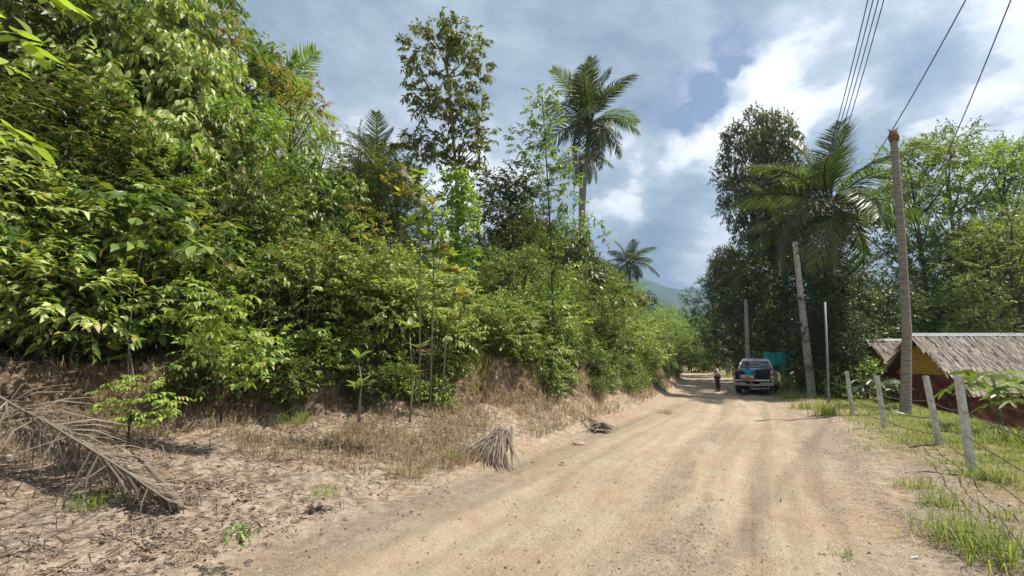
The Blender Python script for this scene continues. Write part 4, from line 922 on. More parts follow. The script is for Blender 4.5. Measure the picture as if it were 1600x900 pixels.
for (e, m, lb) in (((1495, 0), (1380, 215), 'single thin cable running from the top of the picture behind the bare palm trunk'), ((1568, 0), (1475, 240), 'rightmost single cable crossing in front of the layered trees')):
    r0 = at(*e, 13.0); q = Vector((0, 0, CAMZ))+ray(*m)*((r0.z-.6-CAMZ)/ray(*m).z)
    cable(lb, q+(q-r0)*.5, r0+(r0-q)*1.0, .45, .019, mat=M_cablep)
q = at(1165, 500, 33); cable('slack thin cable between the far pole and the turquoise net', at(1172, 549, 33), at(1215, 556, 27), .15, .02)

fpx = [(1520, 747, 1497, 587), (1470, 702, 1446, 587), (1383, 672, 1370, 587), (1333, 652, 1323, 580), (1293, 622, 1288, 577), (1247, 607, 1243, 574), (1229, 600, 1226, 574)]
fence = None; tops = []; bases = []
b0 = on_z(1520, 747); fence = thing('wire_fence', 'barbed wire fence on white concrete posts along the grass verge', 'fence', (b0.x, b0.y, 0))
FB = Vector((b0.x, b0.y, 0)); post_pts = []
for i, (bx, by, tx, ty) in enumerate(fpx):
    b_ = on_z(bx, by); zb = tz(b_.x, b_.y); Yb = b_.y; T_ = at(tx, ty, Yb+random.uniform(-.05, .05)); post_pts.append((Vector((b_.x, Yb, zb)), T_))
nb = post_pts[0][0]*2.6-post_pts[1][0]*1.6; nb.z = tz(nb.x, nb.y); post_pts.insert(0, (nb, nb+Vector((-.05, .02, 1.36))))
nb = post_pts[0][0]*2-post_pts[1][0]; nb.z = tz(nb.x, nb.y); post_pts.insert(0, (nb, nb+Vector((.03, .02, 1.34))))
for B_, T_ in post_pts:
    bm = bmesh.new(); w = .041; vv = []
    for c, s_ in ((B_-Vector((0, 0, .3)), w*1.05), (B_.lerp(T_, .5), w), (T_, w*.95)):
        vv.append([bm.verts.new(c-FB+Vector((a_*s_, b2*s_, 0))) for a_, b2 in ((-1, -1), (1, -1), (1, 1), (-1, 1))])
    for r0_, r1_ in zip(vv, vv[1:]):
        for k_ in range(4): bm.faces.new((r0_[k_], r0_[(k_+1) % 4], r1_[(k_+1) % 4], r1_[k_]))
    bm.faces.new(vv[-1]); bm.faces.new(vv[0][::-1]); bm_obj('post', bm, M_postc, fence, bevel=.006)
for h in (.20, .52, .86):
    wd = Wood()
    for (B0, T0), (B1, T1) in zip(post_pts, post_pts[1:]):
        a_ = np.array(B0.lerp(T0, h/1.35)-FB)+[-.05, -.055, 0]; c_ = np.array(B1.lerp(T1, h/1.35)-FB)+[-.05, -.055, 0]; q = np.linspace(0, 1, 12)
        P = a_+(c_-a_)*q[:, None]; P[:, 2] -= random.uniform(.02, .07)*4*q*(1-q); wd.tube(list(P), .008, 4, cap=False)
        for qq in np.arange(.04, 1, .12/max(.5, np.linalg.norm(c_-a_))*1.5):
            p = a_+(c_-a_)*qq; p[2] -= .04*4*qq*(1-qq); e = rv(1)[0]*.018; wd.tube([p-e, p+e], [.003, .001], 3, cap=False)
    obj('barbed_wire', wd.mesh('wire'), M_wire, fence)

# ------------------------------------------------------------------ thatched huts
M_wallred = mat_noise('red_brown_wall', [(.3, (.06, .020, .014)), (.5, (.135, .045, .032)), (.65, (.23, .10, .075))], 2.6, .85, .2, .3, .01, det=8)
M_yellowb = mat_noise('yellow_board', [(.3, (.34, .19, .03)), (.6, (.48, .29, .05))], 8, .7, .3, .2)
M_timber = mat_noise('dark_red_timber', [(.3, (.05, .018, .012)), (.7, (.11, .04, .028))], 9, .8, .2, .3)
M_thatch = leaf_mat('thatch_leaf', [(.13, .095, .07), (.34, .275, .215), (.56, .48, .40), (.22, .16, .12)], .08, .8, (1.3, 1.2, 1), .15, .12)
def course_mesh(L, rows, drop, seed):
    """one course of thatch: many narrow hanging palm strips, overlapping"""
    n = int(L*60); x = rng.uniform(0, L, n); wv = rng.uniform(.02, .06, n); dl = drop*rng.uniform(.75, 1.35, n); sk = rng.uniform(-.35, .35, n)*dl; lift = rng.uniform(.0, .05, n)
    V = np.stack([np.stack([x-wv/2, 0*x, lift], 1), np.stack([x+wv/2, 0*x, lift+.008], 1), np.stack([x+wv/2+sk, -dl*.98, lift+.035], 1), np.stack([x-wv/3+sk, -dl, lift+.012], 1)], 1)
    i = np.arange(n)[:, None]*4; return raw_mesh('thatch', V.reshape(-1, 3), np.concatenate([i, i+1, i+2, i+3], 1))
def hut(label, x0, x1, Yr, zr, near, far, drop, wall_in=.45, zfloor=-1.5, far_drop=None):
    t = thing('thatched_hut', label, 'hut', (x0, Yr, zfloor)); O = Vector((x0, Yr, zfloor)); L = x1-x0; h = zr-zfloor; zn = h-drop
    fd = far_drop or drop*far/near
    sl_ = math.hypot(near, drop); nc = 11
    for side in (-1, 1):
        dd, dr = (near, drop) if side < 0 else (far, fd); slen = math.hypot(dd, dr); ang = math.atan2(dr, dd)
        bm = bmesh.new(); bm_box(bm, 0, L, -slen+.12, 0, -.07, -.02); o = bm_obj('roof', bm, M_timber, t, (0, 0, h))
        o.rotation_euler = (ang, 0, 0) if side < 0 else (ang, 0, math.pi)
        if side > 0: o.location = (L, 0, h)
        for c in range(nc):
            me = course_mesh(L+.1, 1, slen/nc*1.75, c); me.materials.append(M_thatch)
            cr_ = obj('thatch_course', me, None, o, (-.05, -slen/nc*c*.97, .0)); cr_.rotation_euler = (.06, 0, 0)
    bm = bmesh.new()
    for sgn in (-1, 1):
        pass
    q = math.atan2(drop, near); w_ = .17
    V = [(-.06, -w_*math.cos(q), h+.05-w_*math.sin(q)+.03), (-.06, 0, h+.09), (-.06, w_*math.cos(q), h+.05-w_*math.sin(q)+.03)]
    vs = [[bm.verts.new(Vector(v)+Vector((xx, 0, 0))) for v in V] for xx in (0, L+.1)]
    for i in range(2): bm.faces.new((vs[0][i], vs[0][i+1], vs[1][i+1], vs[1][i]))
    bmesh.ops.solidify(bm, geom=bm.faces, thickness=.012); bm_obj('ridge_cap', bm, M_ridge, t)
    # walls
    yn, yf = -near+wall_in, far-wall_in*.6; xw = .40; gz = h-1.45
    zn_w = h-drop*(near-wall_in)/near-.08; zf_w = h-fd*(far-wall_in*.6)/far-.08
    bm = bmesh.new(); bm_box(bm, xw, xw+.1, yn, yf, 0, gz); bm_obj('gable_wall', bm, M_wallred, t)
    bm = bmesh.new(); bm_box(bm, xw+.102, L-.4, yn, yn+.1, 0, zn_w); bm_obj('side_wall', bm, M_wallred, t)
    bm = bmesh.new(); bm_box(bm, xw+.102, L-.4, yf-.1, yf, 0, zf_w); bm_obj('back_wall', bm, M_wallred, t)
    bm = bmesh.new(); bm_box(bm, L-.4, L-.3, yn, yf, 0, gz); bm_obj('end_wall', bm, M_wallred, t)
    # yellow boards filling the gable, one by one
    nb_ = 11; zt_ = h-.22
    for i in range(nb_):
        z0 = gz+.004+(zt_-gz)*i/nb_; z1 = gz+(zt_-gz)*(i+1)/nb_-.004
        f0 = (h-.12-z0); ya, yb = -near*f0/drop, far*f0/fd; f1 = (h-.12-z1); yc, yd = -near*f1/drop, far*f1/fd
        ya, yc = max(ya, yn), max(yc, yn); yb, yd = min(yb, yf), min(yd, yf)
        bm = bmesh.new(); xs_ = (xw-.02+.008*(i % 2), xw+.02)
        A_ = [[bm.verts.new((x, y, z)) for (y, z) in ((ya, z0), (yb, z0), (yd, z1), (yc, z1))] for x in xs_]
        bm.faces.new(A_[0]); bm.faces.new(A_[1][::-1])
        for k_ in range(4): bm.faces.new((A_[0][k_], A_[0][(k_+1) % 4], A_[1][(k_+1) % 4], A_[1][k_]))
        bm_obj('gable_board', bm, M_yellowb, t)
    box('back_panel', (xw+.03, xw+.08, yn*.3, yf*.3, gz, gz+.5), M_timber, t)
    for (a_, b_, sgn) in ((near, drop, -1), (far, fd, 1)):
        wd = Wood()
        for xx in (.06,): wd.tube([(xx, 0, h-.06), (xx, sgn*a_, h-b_-.06)], .04, 4)
        obj('rafter', wd.mesh('rafter'), M_timber, t)
    wd = Wood(); wd.tube([(xw-.03, yn, 0), (xw-.03, yn, zn_w)], .05, 6); obj('corner_post', wd.mesh('post'), M_timber, t)
    return t
hut('near thatched hut with yellow gable and red brown walls at the right edge', 15.0, 24.5, 18.0, 2.58, 2.0, 1.7, 1.95)
hut('farther thatched hut half hidden by the dark tree and bare trunk', 17.35, 25.5, 23.4, 2.62, 2.2, 2.1, 1.85)
# brown board wall under the trees
t = thing('board_wall', 'low red brown board wall in the shade behind the utility pole', 'wall', (15.8, 27.0, -.9))
for i in range(22):
    box('board', (i*.17, i*.17+.155, -i*.02, -i*.02+.03, 0, 2.05+random.uniform(-.12, .12)), M_wallred, t)
# turquoise net
M_net = leaf_mat('turquoise_net', [(.01, .42, .42), (.03, .52, .50)], .35, .6, (1.2, 1.3, 1.3), .3, .05)
def net(label, px, py, Yn, w, h):
    c = at(px, py, Yn); nx, nz = 26, 16; V = []
    for j in range(nz+1):
        for i in range(nx+1):
            u, v = i/nx, j/nz; low = h*(.75+.25*math.sin(u*7)) 
            V.append((u*w-w/2, .12*math.sin(u*21+v*2)*(1-v*.3)+.05*math.sin(v*9), -v*low-.12*math.sin(u*math.pi)))
    Fa = [(j*(nx+1)+i, j*(nx+1)+i+1, (j+1)*(nx+1)+i+1, (j+1)*(nx+1)+i) for j in range(nz) for i in range(nx)]
    me = raw_mesh('net', V, Fa); smooth(me); o = obj('shade_net', me, M_net, None, c); tag(o, label, 'net')
net('turquoise shade net hanging between trees right of the truck', 1208, 548, 27.5, 1.15, 1.45)
net('smaller turquoise net sheet right of the larger one', 1232, 549, 28.2, .8, 1.1)
net('scrap of turquoise net low behind the concrete pole', 1283, 572, 24.5, .6, .5)

# ------------------------------------------------------------------ pickup truck
def paint(name, c, rough=.32, metal=.0, coat=.6):
    m, nt, b = new_mat(name); n = noise_n(nt, 3, 5, .6); c2 = tuple(x*.72 for x in c)
    nt.links.new(ramp(nt, n.outputs[0], [(.35, c2), (.65, c)]), b.inputs['Base Color'])
    b.inputs['Roughness'].default_value = rough; b.inputs['Metallic'].default_value = metal; b.inputs['Coat Weight'].default_value = coat; return m
M_body = paint('silver_white_paint', (.66, .65, .62), .35, .25)
M_blackp = paint('black_plastic', (.02, .02, .021), .6, 0, 0)
M_liner = paint('bed_liner', (.015, .016, .018), .45, 0, .1)
M_glass = paint('dark_glass', (.02, .026, .032), .06, 0, 1)
M_red = paint('red_lamp', (.55, .02, .015), .15); M_wlamp = paint('clear_lamp', (.7, .62, .58), .15)
M_tyre = paint('tyre_rubber', (.022, .021, .02), .85, 0, 0); M_rim = paint('alloy_rim', (.5, .5, .5), .3, .9, 0)
M_chrome = paint('chrome', (.75, .75, .76), .18, 1, 0); M_bump = paint('bumper_metal', (.38, .37, .35), .35, .6, .2); M_white = paint('white_line', (.8, .82, .82), .5, 0, 0)
rb = on_z(1178, 617); TX, TY = rb.x, rb.y; TZ = tz(TX, TY)
truck = thing('pickup_truck', 'silver white pickup truck parked at the roadside with its tailgate down', 'truck', (TX, TY, TZ), R(-31))
def side_panel(x0, x1):
    pts = [(.12, .50), (.12, 1.14), (.18, 1.17), (2.02, 1.17), (3.62, 1.17), (4.2, 1.12), (4.95, 1.02), (5.12, .92), (5.16, .55), (5.12, .40), (4.72, .38)]
    arch = lambda cy, r: [(cy+r*math.cos(a_), .38+r*math.sin(a_)) for a_ in np.linspace(0, math.pi, 9)]
    pts += arch(4.25, .44) + [(1.70, .36)] + arch(1.22, .44) + [(.70, .42)]
    bm = bmesh.new(); A_ = [bm.verts.new((x0, y, z)) for y, z in pts]; B_ = [bm.verts.new((x1, y, z)) for y, z in pts]
    n = len(pts); bm.faces.new(A_); bm.faces.new(B_[::-1])
    for i in range(n): bm.faces.new((A_[i], A_[(i+1) % n], B_[(i+1) % n], B_[i]))
    bmesh.ops.triangulate(bm, faces=[f for f in bm.faces if len(f.verts) > 4]); return bm
bm_obj('body_side', side_panel(-.90, -.80), M_body, truck); bm_obj('body_side', side_panel(.80, .90), M_body, truck)
box('hood', (-.795, .795, 3.62, 4.95, .85, 1.13), M_body, truck, .06); box('grille', (-.795, .795, 4.96, 5.1, .5, .98), M_blackp, truck, .03)
for s_ in (-1, 1): box('headlight', (s_*.68-.14, s_*.68+.14, 5.06, 5.15, .78, .95), M_wlamp, truck, .02)
box('front_bumper', (-.88, .88, 5.1, 5.25, .36, .6), M_body, truck, .04)
box('chassis', (-.55, .55, .3, 4.9, .36, .52), M_blackp, truck)
box('bed_floor', (-.797, .797, .14, 1.98, .66, .72), M_liner, truck); box('bed_front', (-.797, .797, 1.96, 2.03, .72, 1.16), M_liner, truck)
for s_ in (-1, 1): box('bed_liner', (min(s_*.795, s_*.76), max(s_*.795, s_*.76), .14, 1.955, .725, 1.19), M_liner, truck, .01); box('wheel_housing', (min(s_*.755, s_*.55), max(s_*.755, s_*.55), .8, 1.65, .725, .92), M_liner, truck, .03)
# cab
bm = bmesh.new(); lo_ = [(-.86, 2.05, 1.0), (.86, 2.05, 1.0), (.86, 4.05, 1.0), (-.86, 4.05, 1.0)]; md = [(-.84, 2.08, 1.2), (.84, 2.08, 1.2), (.84, 3.85, 1.2), (-.84, 3.85, 1.2)]; hi_ = [(-.66, 2.32, 1.70), (.66, 2.32, 1.70), (.66, 3.15, 1.70), (-.66, 3.15, 1.70)]; rf = [(-.56, 2.45, 1.75), (.56, 2.45, 1.75), (.56, 3.02, 1.75), (-.56, 3.02, 1.75)]
LV = [[bm.verts.new(p) for p in r_] for r_ in (lo_, md, hi_, rf)]
for r0_, r1_ in zip(LV, LV[1:]):
    for k_ in range(4): bm.faces.new((r0_[k_], r0_[(k_+1) % 4], r1_[(k_+1) % 4], r1_[k_]))
bm.faces.new(LV[-1]); bm.faces.new(LV[0][::-1]); bm_obj('cab', bm, M_body, truck, bevel=.03)
def quad_panel(name, pts, mat, parent, off, th=.012, bev=0):
    bm = bmesh.new(); n = (Vector(pts[1])-Vector(pts[0])).cross(Vector(pts[2])-Vector(pts[0])).normalized()
    A_ = [bm.verts.new(Vector(p)+n*off) for p in pts]; B_ = [bm.verts.new(Vector(p)+n*(off+th)) for p in pts]; m = len(pts)
    bm.faces.new(A_[::-1]); bm.faces.new(B_)
    for i in range(m): bm.faces.new((A_[i], A_[(i+1) % m], B_[(i+1) % m], B_[i]))
    return bm_obj(name, bm, mat, parent, bevel=bev)
def on_face(face, u, v):   # bilinear on face corners (bl, br, tr, tl)
    a_, b_, c_, d_ = [Vector(p) for p in face]; return a_*(1-u)*(1-v)+b_*u*(1-v)+c_*u*v+d_*(1-u)*v
rear = [(-.84, 2.08, 1.2), (.84, 2.08, 1.2), (.66, 2.32, 1.70), (-.66, 2.32, 1.70)]
rw = quad_panel('rear_window', [on_face(rear, *q) for q in ((.05, .08), (.95, .08), (.93, .84), (.07, .84))], M_glass, truck, .004)
quad_panel('brake_light', [on_face(rear, *q) for q in ((.42, .92), (.58, .92), (.58, .98), (.42, .98))], M_red, truck, .006)
wd = Wood(); ring = []
for a_ in np.linspace(0, 2*math.pi, 29):
    u, v = .5+.21*max(-1, min(1, 1.35*math.cos(a_))), .47+.19*math.sin(a_); ring.append(np.array(on_face(rear, u, v))+[0, -.022, 0])
wd.tube(ring, .012, 4, cap=False)
for s_ in (-1, 1): wd.tube([np.array(on_face(rear, .5+s_*.21, .47))+[0, -.022, 0], np.array(on_face(rear, .5+s_*.43, .44))+[0, -.022, 0]], .014, 4)
obj('window_emblem', wd.mesh('emblem'), M_white, rw)
wd = Wood()
for s_ in (-1, 1): wd.tube([(s_*.83, 1.95, 1.16), (s_*.78, 2.02, 1.35), (s_*.66, 2.2, 1.62)], .02, 6)
wd.tube([(-.8, 1.93, 1.2), (.8, 1.93, 1.2)], .028, 6); obj('roll_bar', wd.mesh('bar'), M_chrome, truck)
for s_ in (-1, 1):
    sf = [(s_*.84, 2.08, 1.2), (s_*.84, 3.85, 1.2), (s_*.66, 3.15, 1.70), (s_*.66, 2.32, 1.70)]
    o = [(.04, .08), (.50, .08), (.50, .88), (.10, .88)]; o2 = [(.53, .08), (.95, .08), (.90, .88), (.53, .88)]
    for P in (o, o2):
        pts = [on_face(sf, *q) for q in P]; pts = pts if s_ > 0 else pts[::-1]
        quad_panel('side_window', pts, M_glass, truck, .004)
    for y0 in (2.12, 3.1):
        d_ = box('door', (min(s_*.901, s_*.912), max(s_*.901, s_*.912), y0, y0+.9, .48, 1.14), M_body, truck, .004); box('handle', (min(s_*.915, s_*.94), max(s_*.915, s_*.94), y0+.06, y0+.24, .98, 1.02), M_chrome, d_, .006)
    wm = box('side_mirror', (min(s_*.95, s_*1.14), max(s_*.95, s_*1.14), 3.55, 3.65, 1.16, 1.38), M_blackp, truck, .03); box('mirror_arm', (min(s_*.86, s_*.96), max(s_*.86, s_*.96), 3.58, 3.62, 1.18, 1.23), M_blackp, wm)
    tl = box('tail_light', (min(s_*.775, s_*.912), max(s_*.775, s_*.912), .085, .20, .76, 1.13), M_red, truck, .015); box('reverse_lens', (min(s_*.79, s_*.895), max(s_*.79, s_*.895), .074, .084, .78, .90), M_wlamp, tl); box('top_lens', (min(s_*.79, s_*.895), max(s_*.79, s_*.895), .074, .084, 1.07, 1.12), M_wlamp, tl)
    box('mudflap', (s_*.78-.11, s_*.78+.11, .70, .715, .2, .5), M_blackp, truck)
quad_panel('windscreen', [(.80, 3.80, 1.22), (-.80, 3.80, 1.22), (-.64, 3.18, 1.67), (.64, 3.18, 1.67)], M_glass, truck, .01)
tg = box('tailgate', (-.76, .76, -.42, .09, .675, .735), M_body, truck, .015); box('tailgate_liner', (-.70, .70, -.38, .07, .737, .745), M_liner, tg)
wd = Wood()
for s_ in (-1, 1): wd.tube([(s_*.75, .12, 1.05), (s_*.74, -.36, .74)], .008, 4)
obj('tailgate_stay', wd.mesh('stay'), M_blackp, tg)
bp = bmesh.new(); bm_box(bp, -.88, -.30, -.02, .16, .44, .60); bm_box(bp, .30, .88, -.02, .16, .44, .60); bm_box(bp, -.299, .299, .03, .15, .42, .52); bm_obj('rear_bumper', bp, M_bump, truck, bevel=.02)
box('step_pad', (-.28, .28, -.03, .14, .525, .55), M_blackp, truck, .008)
pl = box('number_plate', (-.17, .17, .012, .026, .41, .52), M_white, truck, .003)
for s_ in (-1, 1):
    for cy in (1.22, 4.25):
        bm = bmesh.new(); prof = [(-.12, .24), (-.12, .34), (-.10, .375), (.10, .375), (.12, .34), (.12, .24)]; n = 28; rg = []
        for i in range(n): a_ = 2*math.pi*i/n; rg.append([bm.verts.new((s_*.78+x, cy+r_*math.cos(a_), .38+r_*math.sin(a_))) for x, r_ in prof])
        for i in range(n):
            for j in range(len(prof)): bm.faces.new((rg[i][j], rg[(i+1) % n][j], rg[(i+1) % n][(j+1) % 6], rg[i][(j+1) % 6]))
        wh = bm_obj('wheel', bm, M_tyre, truck); bm = bmesh.new()
        bmesh.ops.create_cone(bm, cap_ends=True, segments=24, radius1=.242, radius2=.242, depth=.16, matrix=Matrix.Translation((s_*.79, cy, .38)) @ Matrix.Rotation(math.pi/2, 4, 'Y'))
        bm_obj('rim', bm, M_rim, wh); bm = bmesh.new()
        for k_ in range(6):
            a_ = k_*math.pi/3; mt = Matrix.Translation((s_*.875, cy+.12*math.cos(a_), .38+.12*math.sin(a_))) @ Matrix.Rotation(a_, 4, 'X'); vv = bm_box(bm, -.012, .012, -.1, .1, -.03, .03); bmesh.ops.transform(bm, matrix=mt, verts=vv)
        bm_obj('spokes', bm, M_rim, wh)
wd = Wood(); wd.tube([(.45, .1, .38), (.45, .9, .4), (.3, 1.6, .42)], .035, 8); obj('exhaust_pipe', wd.mesh('exhaust'), M_rim, truck)
wd = Wood(); wd.tube([(-.72, 1.22, .38), (0, 1.22, .38), (.72, 1.22, .38)], [.05, .12, .05], 8); obj('axle', wd.mesh('axle'), M_blackp, truck)
# things lying in the bed
bm = bmesh.new(); bm_box(bm, -.16, .16, -.12, .12, 0, .30); TM = Matrix.Translation((TX, TY, TZ)) @ Matrix.Rotation(R(-31), 4, 'Z')
bx_ = bm_obj('plastic_crate', bm, M_blackp, None, TM @ Vector((.42, 1.3, .725)), (0, 0, R(-31)), .012); tag(bx_, 'dark box standing in the open bed of the pickup', 'box')

# ------------------------------------------------------------------ people
M_skin = mat_noise('skin', [(.3, (.22, .11, .065)), (.7, (.30, .16, .10))], 12, .55, .4, 0); M_hair = mat_noise('black_hair', [(.3, (.008, .007, .006)), (.7, (.025, .02, .016))], 30, .5, .4, .4, .01)
def cloth(n, a_, b_): return mat_noise(n, [(.3, a_), (.7, b_)], 9, .85, .2, .35, .01)
def skinmesh(name, verts, edges, mat, parent, sub=2, root=0):
    me = bpy.data.meshes.new(name); me.from_pydata([v[0] for v in verts], edges, []); o = obj(name, me, mat, parent)
    md_ = o.modifiers.new('skin', 'SKIN'); md_.use_smooth_shade = True; md_.branch_smoothing = .6
    for i, v in enumerate(verts):
        d_ = me.skin_vertices[0].data[i]; r_ = v[1]; d_.radius = r_ if hasattr(r_, '__len__') else (r_, r_); d_.use_root = (i == root)
    m2 = o.modifiers.new('sub', 'SUBSURF'); m2.levels = sub; m2.render_levels = sub; return o
def lump(name, c, r_, mat, parent, seg=14, rot=None):
    bm = bmesh.new(); bmesh.ops.create_uvsphere(bm, u_segments=seg, v_segments=seg//2+2, radius=1); bmesh.ops.scale(bm, vec=r_, verts=bm.verts)
    me = bpy.data.meshes.new(name); bm.to_mesh(me); bm.free(); o = obj(name, smooth(me), mat, parent, c)
    if rot: o.rotation_euler = rot
    return o
def hand(parent, wrist, dirv, palmn, mat):
    d_ = Vector(dirv).normalized(); n_ = Vector(palmn); n_ = (n_-d_*n_.dot(d_)).normalized(); s_ = d_.cross(n_); wd = Wood(); w = Vector(wrist)
    for j in range(3): wd.tube([w+s_*(j-1)*.024, w+d_*.05+s_*(j-1)*.027, w+d_*.09+s_*(j-1)*.026], [.016, .018, .013], 7)
    for j, L_ in enumerate((.062, .072, .068, .052)):
        o_ = w+d_*.085+s_*(j-1.5)*.021; wd.tube([o_, o_+d_*L_*.5+n_*.012, o_+d_*L_*.85+n_*.035, o_+d_*L_*.9+n_*.05], [.010, .009, .008, .006], 6)
    o_ = w+d_*.03+s_*-.035; wd.tube([o_, o_+d_*.03-s_*.022+n_*.01, o_+d_*.058-s_*.026+n_*.028], [.012, .010, .008], 6)
    return obj('hand', wd.mesh('hand'), mat, parent)
def head_bits(t, c, yaw, hair_long=False):
    f = Vector((math.sin(yaw), -math.cos(yaw), 0)); s_ = Vector((f.y*-1, f.x, 0)); rot = (0, 0, yaw)
    c = Vector(c)
    lump('hair', c-f*.022+Vector((0, 0, .03)), (.083, .098, .105), M_hair, t, 16, rot)
    if hair_long: lump('hair_bun', c-f*.10+Vector((0, 0, -.01)), (.045, .045, .05), M_hair, t, 12)
    for q in (-1, 1): lump('eye', c+f*.088+s_*q*.032+Vector((0, 0, .0)), (.012, .008, .008), M_hair, t, 8, rot); lump('ear', c+s_*q*.078-f*.0+Vector((0, 0, -.01)), (.012, .02, .032), M_skin, t, 8, rot)
    lump('mouth', c+f*.086+Vector((0, 0, -.062)), (.024, .008, .007), paint('lips', (.25, .07, .05), .5, 0, 0), t, 8, rot)
def head_verts(c, yaw, neck):
    f = Vector((math.sin(yaw), -math.cos(yaw), 0)); c = Vector(c)
    return [(Vector(neck), .052), (c-f*.005+Vector((0, 0, -.085)), .060), (c+Vector((0, 0, -.02)), (.082, .088)), (c+Vector((0, 0, .055)), (.078, .086)), (c+f*.078+Vector((0, 0, -.02)), .016), (c+f*.106+Vector((0, 0, -.028)), .012)]
# seated man: local frame of the truck, facing -y
man = thing('person', 'man in a blue shirt and beige shorts sitting on the lowered tailgate', 'person', TM @ Vector((-.16, -.15, .745)), R(-31))
hd = (-.03, -.02, .69); yaw = R(-38)
V = [((0, .02, .10), (.15, .11)), ((0, .03, .28), (.14, .10)), ((0, .02, .44), (.165, .10))] + head_verts(hd, yaw, (-.01, .01, .53))
E = [(0, 1), (1, 2), (2, 3), (3, 4), (4, 5), (5, 6), (5, 7), (7, 8)]
def limb(pts, frm):
    global V, E
    st = frm
    for p in pts: V.append(p); E.append((st, len(V)-1)); st = len(V)-1
limb([((-.19, .03, .45), .055), ((-.40, .06, .40), .045), ((-.55, .10, .43), .036), ((-.60, .11, .435), .028)], 2)
limb([((.19, .02, .44), .055), ((.29, -.02, .24), .045), ((.19, -.20, .15), .037), ((.15, -.24, .145), .028)], 2)
limb([((-.11, -.06, .08), .085), ((-.36, -.34, .13), .062), ((-.20, -.42, .03), .052), ((.0, -.44, -.05), .036), ((-.02, -.56, -.07), .032)], 0)
limb([((.11, -.06, .08), .085), ((.16, -.44, .07), .062), ((.15, -.45, -.16), .054), ((.13, -.42, -.40), .038), ((.13, -.54, -.45), .034)], 0)
skinmesh('body', V, E, M_skin, man); head_bits(man, hd, yaw)
hand(man, (-.60, .11, .435), (-1, .1, -.1), (0, 0, -1), M_skin); hand(man, (.15, -.24, .145), (-.7, -.5, -.15), (0, 0, -1), M_skin)
M_blue = cloth('blue_cotton', (.02, .24, .42), (.04, .36, .56)); M_beige = cloth('beige_cotton', (.40, .33, .25), (.55, .47, .38))
skinmesh('shirt', [((0, .02, .08), (.205, .165)), ((0, .03, .28), (.20, .155)), ((0, .02, .42), (.215, .15)), ((0, .015, .50), (.11, .09)), ((-.20, .03, .45), .092), ((-.33, .05, .415), .075), ((.20, .02, .43), .092), ((.27, -.01, .30), .076)],
         [(0, 1), (1, 2), (2, 3), (2, 4), (4, 5), (2, 6), (6, 7)], M_blue, man)
skinmesh('shorts', [((0, .02, .08), (.19, .15)), ((-.11, -.06, .08), .12), ((-.25, -.22, .11), .108), ((-.34, -.32, .13), .095), ((.11, -.06, .08), .12), ((.14, -.28, .08), .108), ((.155, -.42, .06), .095)], [(0, 1), (1, 2), (2, 3), (0, 4), (4, 5), (5, 6)], M_beige, man)
M_shoe = paint('shoe', (.10, .10, .11), .7, 0, 0)
for c, dy in (((-.01, -.53, -.075), 0), ((.13, -.50, -.465), 0)):
    lump('shoe', c, (.045, .13, .035), M_shoe, man)
# standing person
sp_ = on_z(1122, 611.5); sz = tz(sp_.x, sp_.y)
wom = thing('person', 'person in a white sleeveless top and dark brown trousers standing in the road', 'person', (sp_.x, sp_.y, sz), R(-28))
hd = (-.03, 0, 1.47); yaw = R(-78)
V = [((0, 0, .86), (.13, .11)), ((.0, 0, 1.04), (.115, .095)), ((.0, 0, 1.22), (.14, .095))] + head_verts(hd, yaw, (-.01, 0, 1.32))
E = [(0, 1), (1, 2), (2, 3), (3, 4), (4, 5), (5, 6), (5, 7), (7, 8)]
limb([((-.02, -.16, 1.23), .045), ((-.02, -.22, 1.0), .038), ((-.20, -.13, 1.14), .031), ((-.22, -.10, 1.19), .024)], 2)
limb([((-.02, .16, 1.23), .045), ((.0, .22, 1.0), .038), ((-.18, .12, 1.08), .031), ((-.21, .08, 1.13), .024)], 2)
limb([((0, -.09, .80), .09), ((-.02, -.10, .46), .062), ((0.02, -.10, .09), .04), ((-.12, -.10, .035), .035)], 0)
limb([((0, .09, .80), .09), ((.03, .10, .46), .062), ((.06, .10, .09), .04), ((-.07, .10, .035), .035)], 0)
skinmesh('body', V, E, M_skin, wom); head_bits(wom, hd, yaw, True)
hand(wom, (-.22, -.10, 1.19), (-.3, .4, .9), (1, 0, 0), M_skin); hand(wom, (-.21, .08, 1.13), (-.3, -.5, .8), (1, 0, 0), M_skin)
M_wh = cloth('white_cotton', (.62, .58, .54), (.78, .74, .70)); M_br = cloth('dark_brown_cloth', (.035, .012, .010), (.07, .03, .025))
skinmesh('top', [((0, 0, .86), (.20, .18)), ((-.01, 0, 1.04), (.18, .165)), ((-.01, 0, 1.20), (.19, .16)), ((0, 0, 1.285), (.09, .09)), ((-.01, -.155, 1.215), .085), ((-.01, .155, 1.215), .085)], [(0, 1), (1, 2), (2, 3), (2, 4), (2, 5)], M_wh, wom)
skinmesh('trousers', [((0, 0, .88), (.165, .145)), ((0, -.09, .78), .125), ((-.01, -.10, .46), .095), ((.02, -.10, .12), .095), ((0, .09, .78), .115), ((.03, .10, .46), .095), ((.06, .10, .12), .095)], [(0, 1), (1, 2), (2, 3), (0, 4), (4, 5), (5, 6)], M_br, wom)
for c in ((-.05, -.10, .03), (-.0, .10, .03)): lump('sandal', c, (.13, .048, .03), M_br, wom)

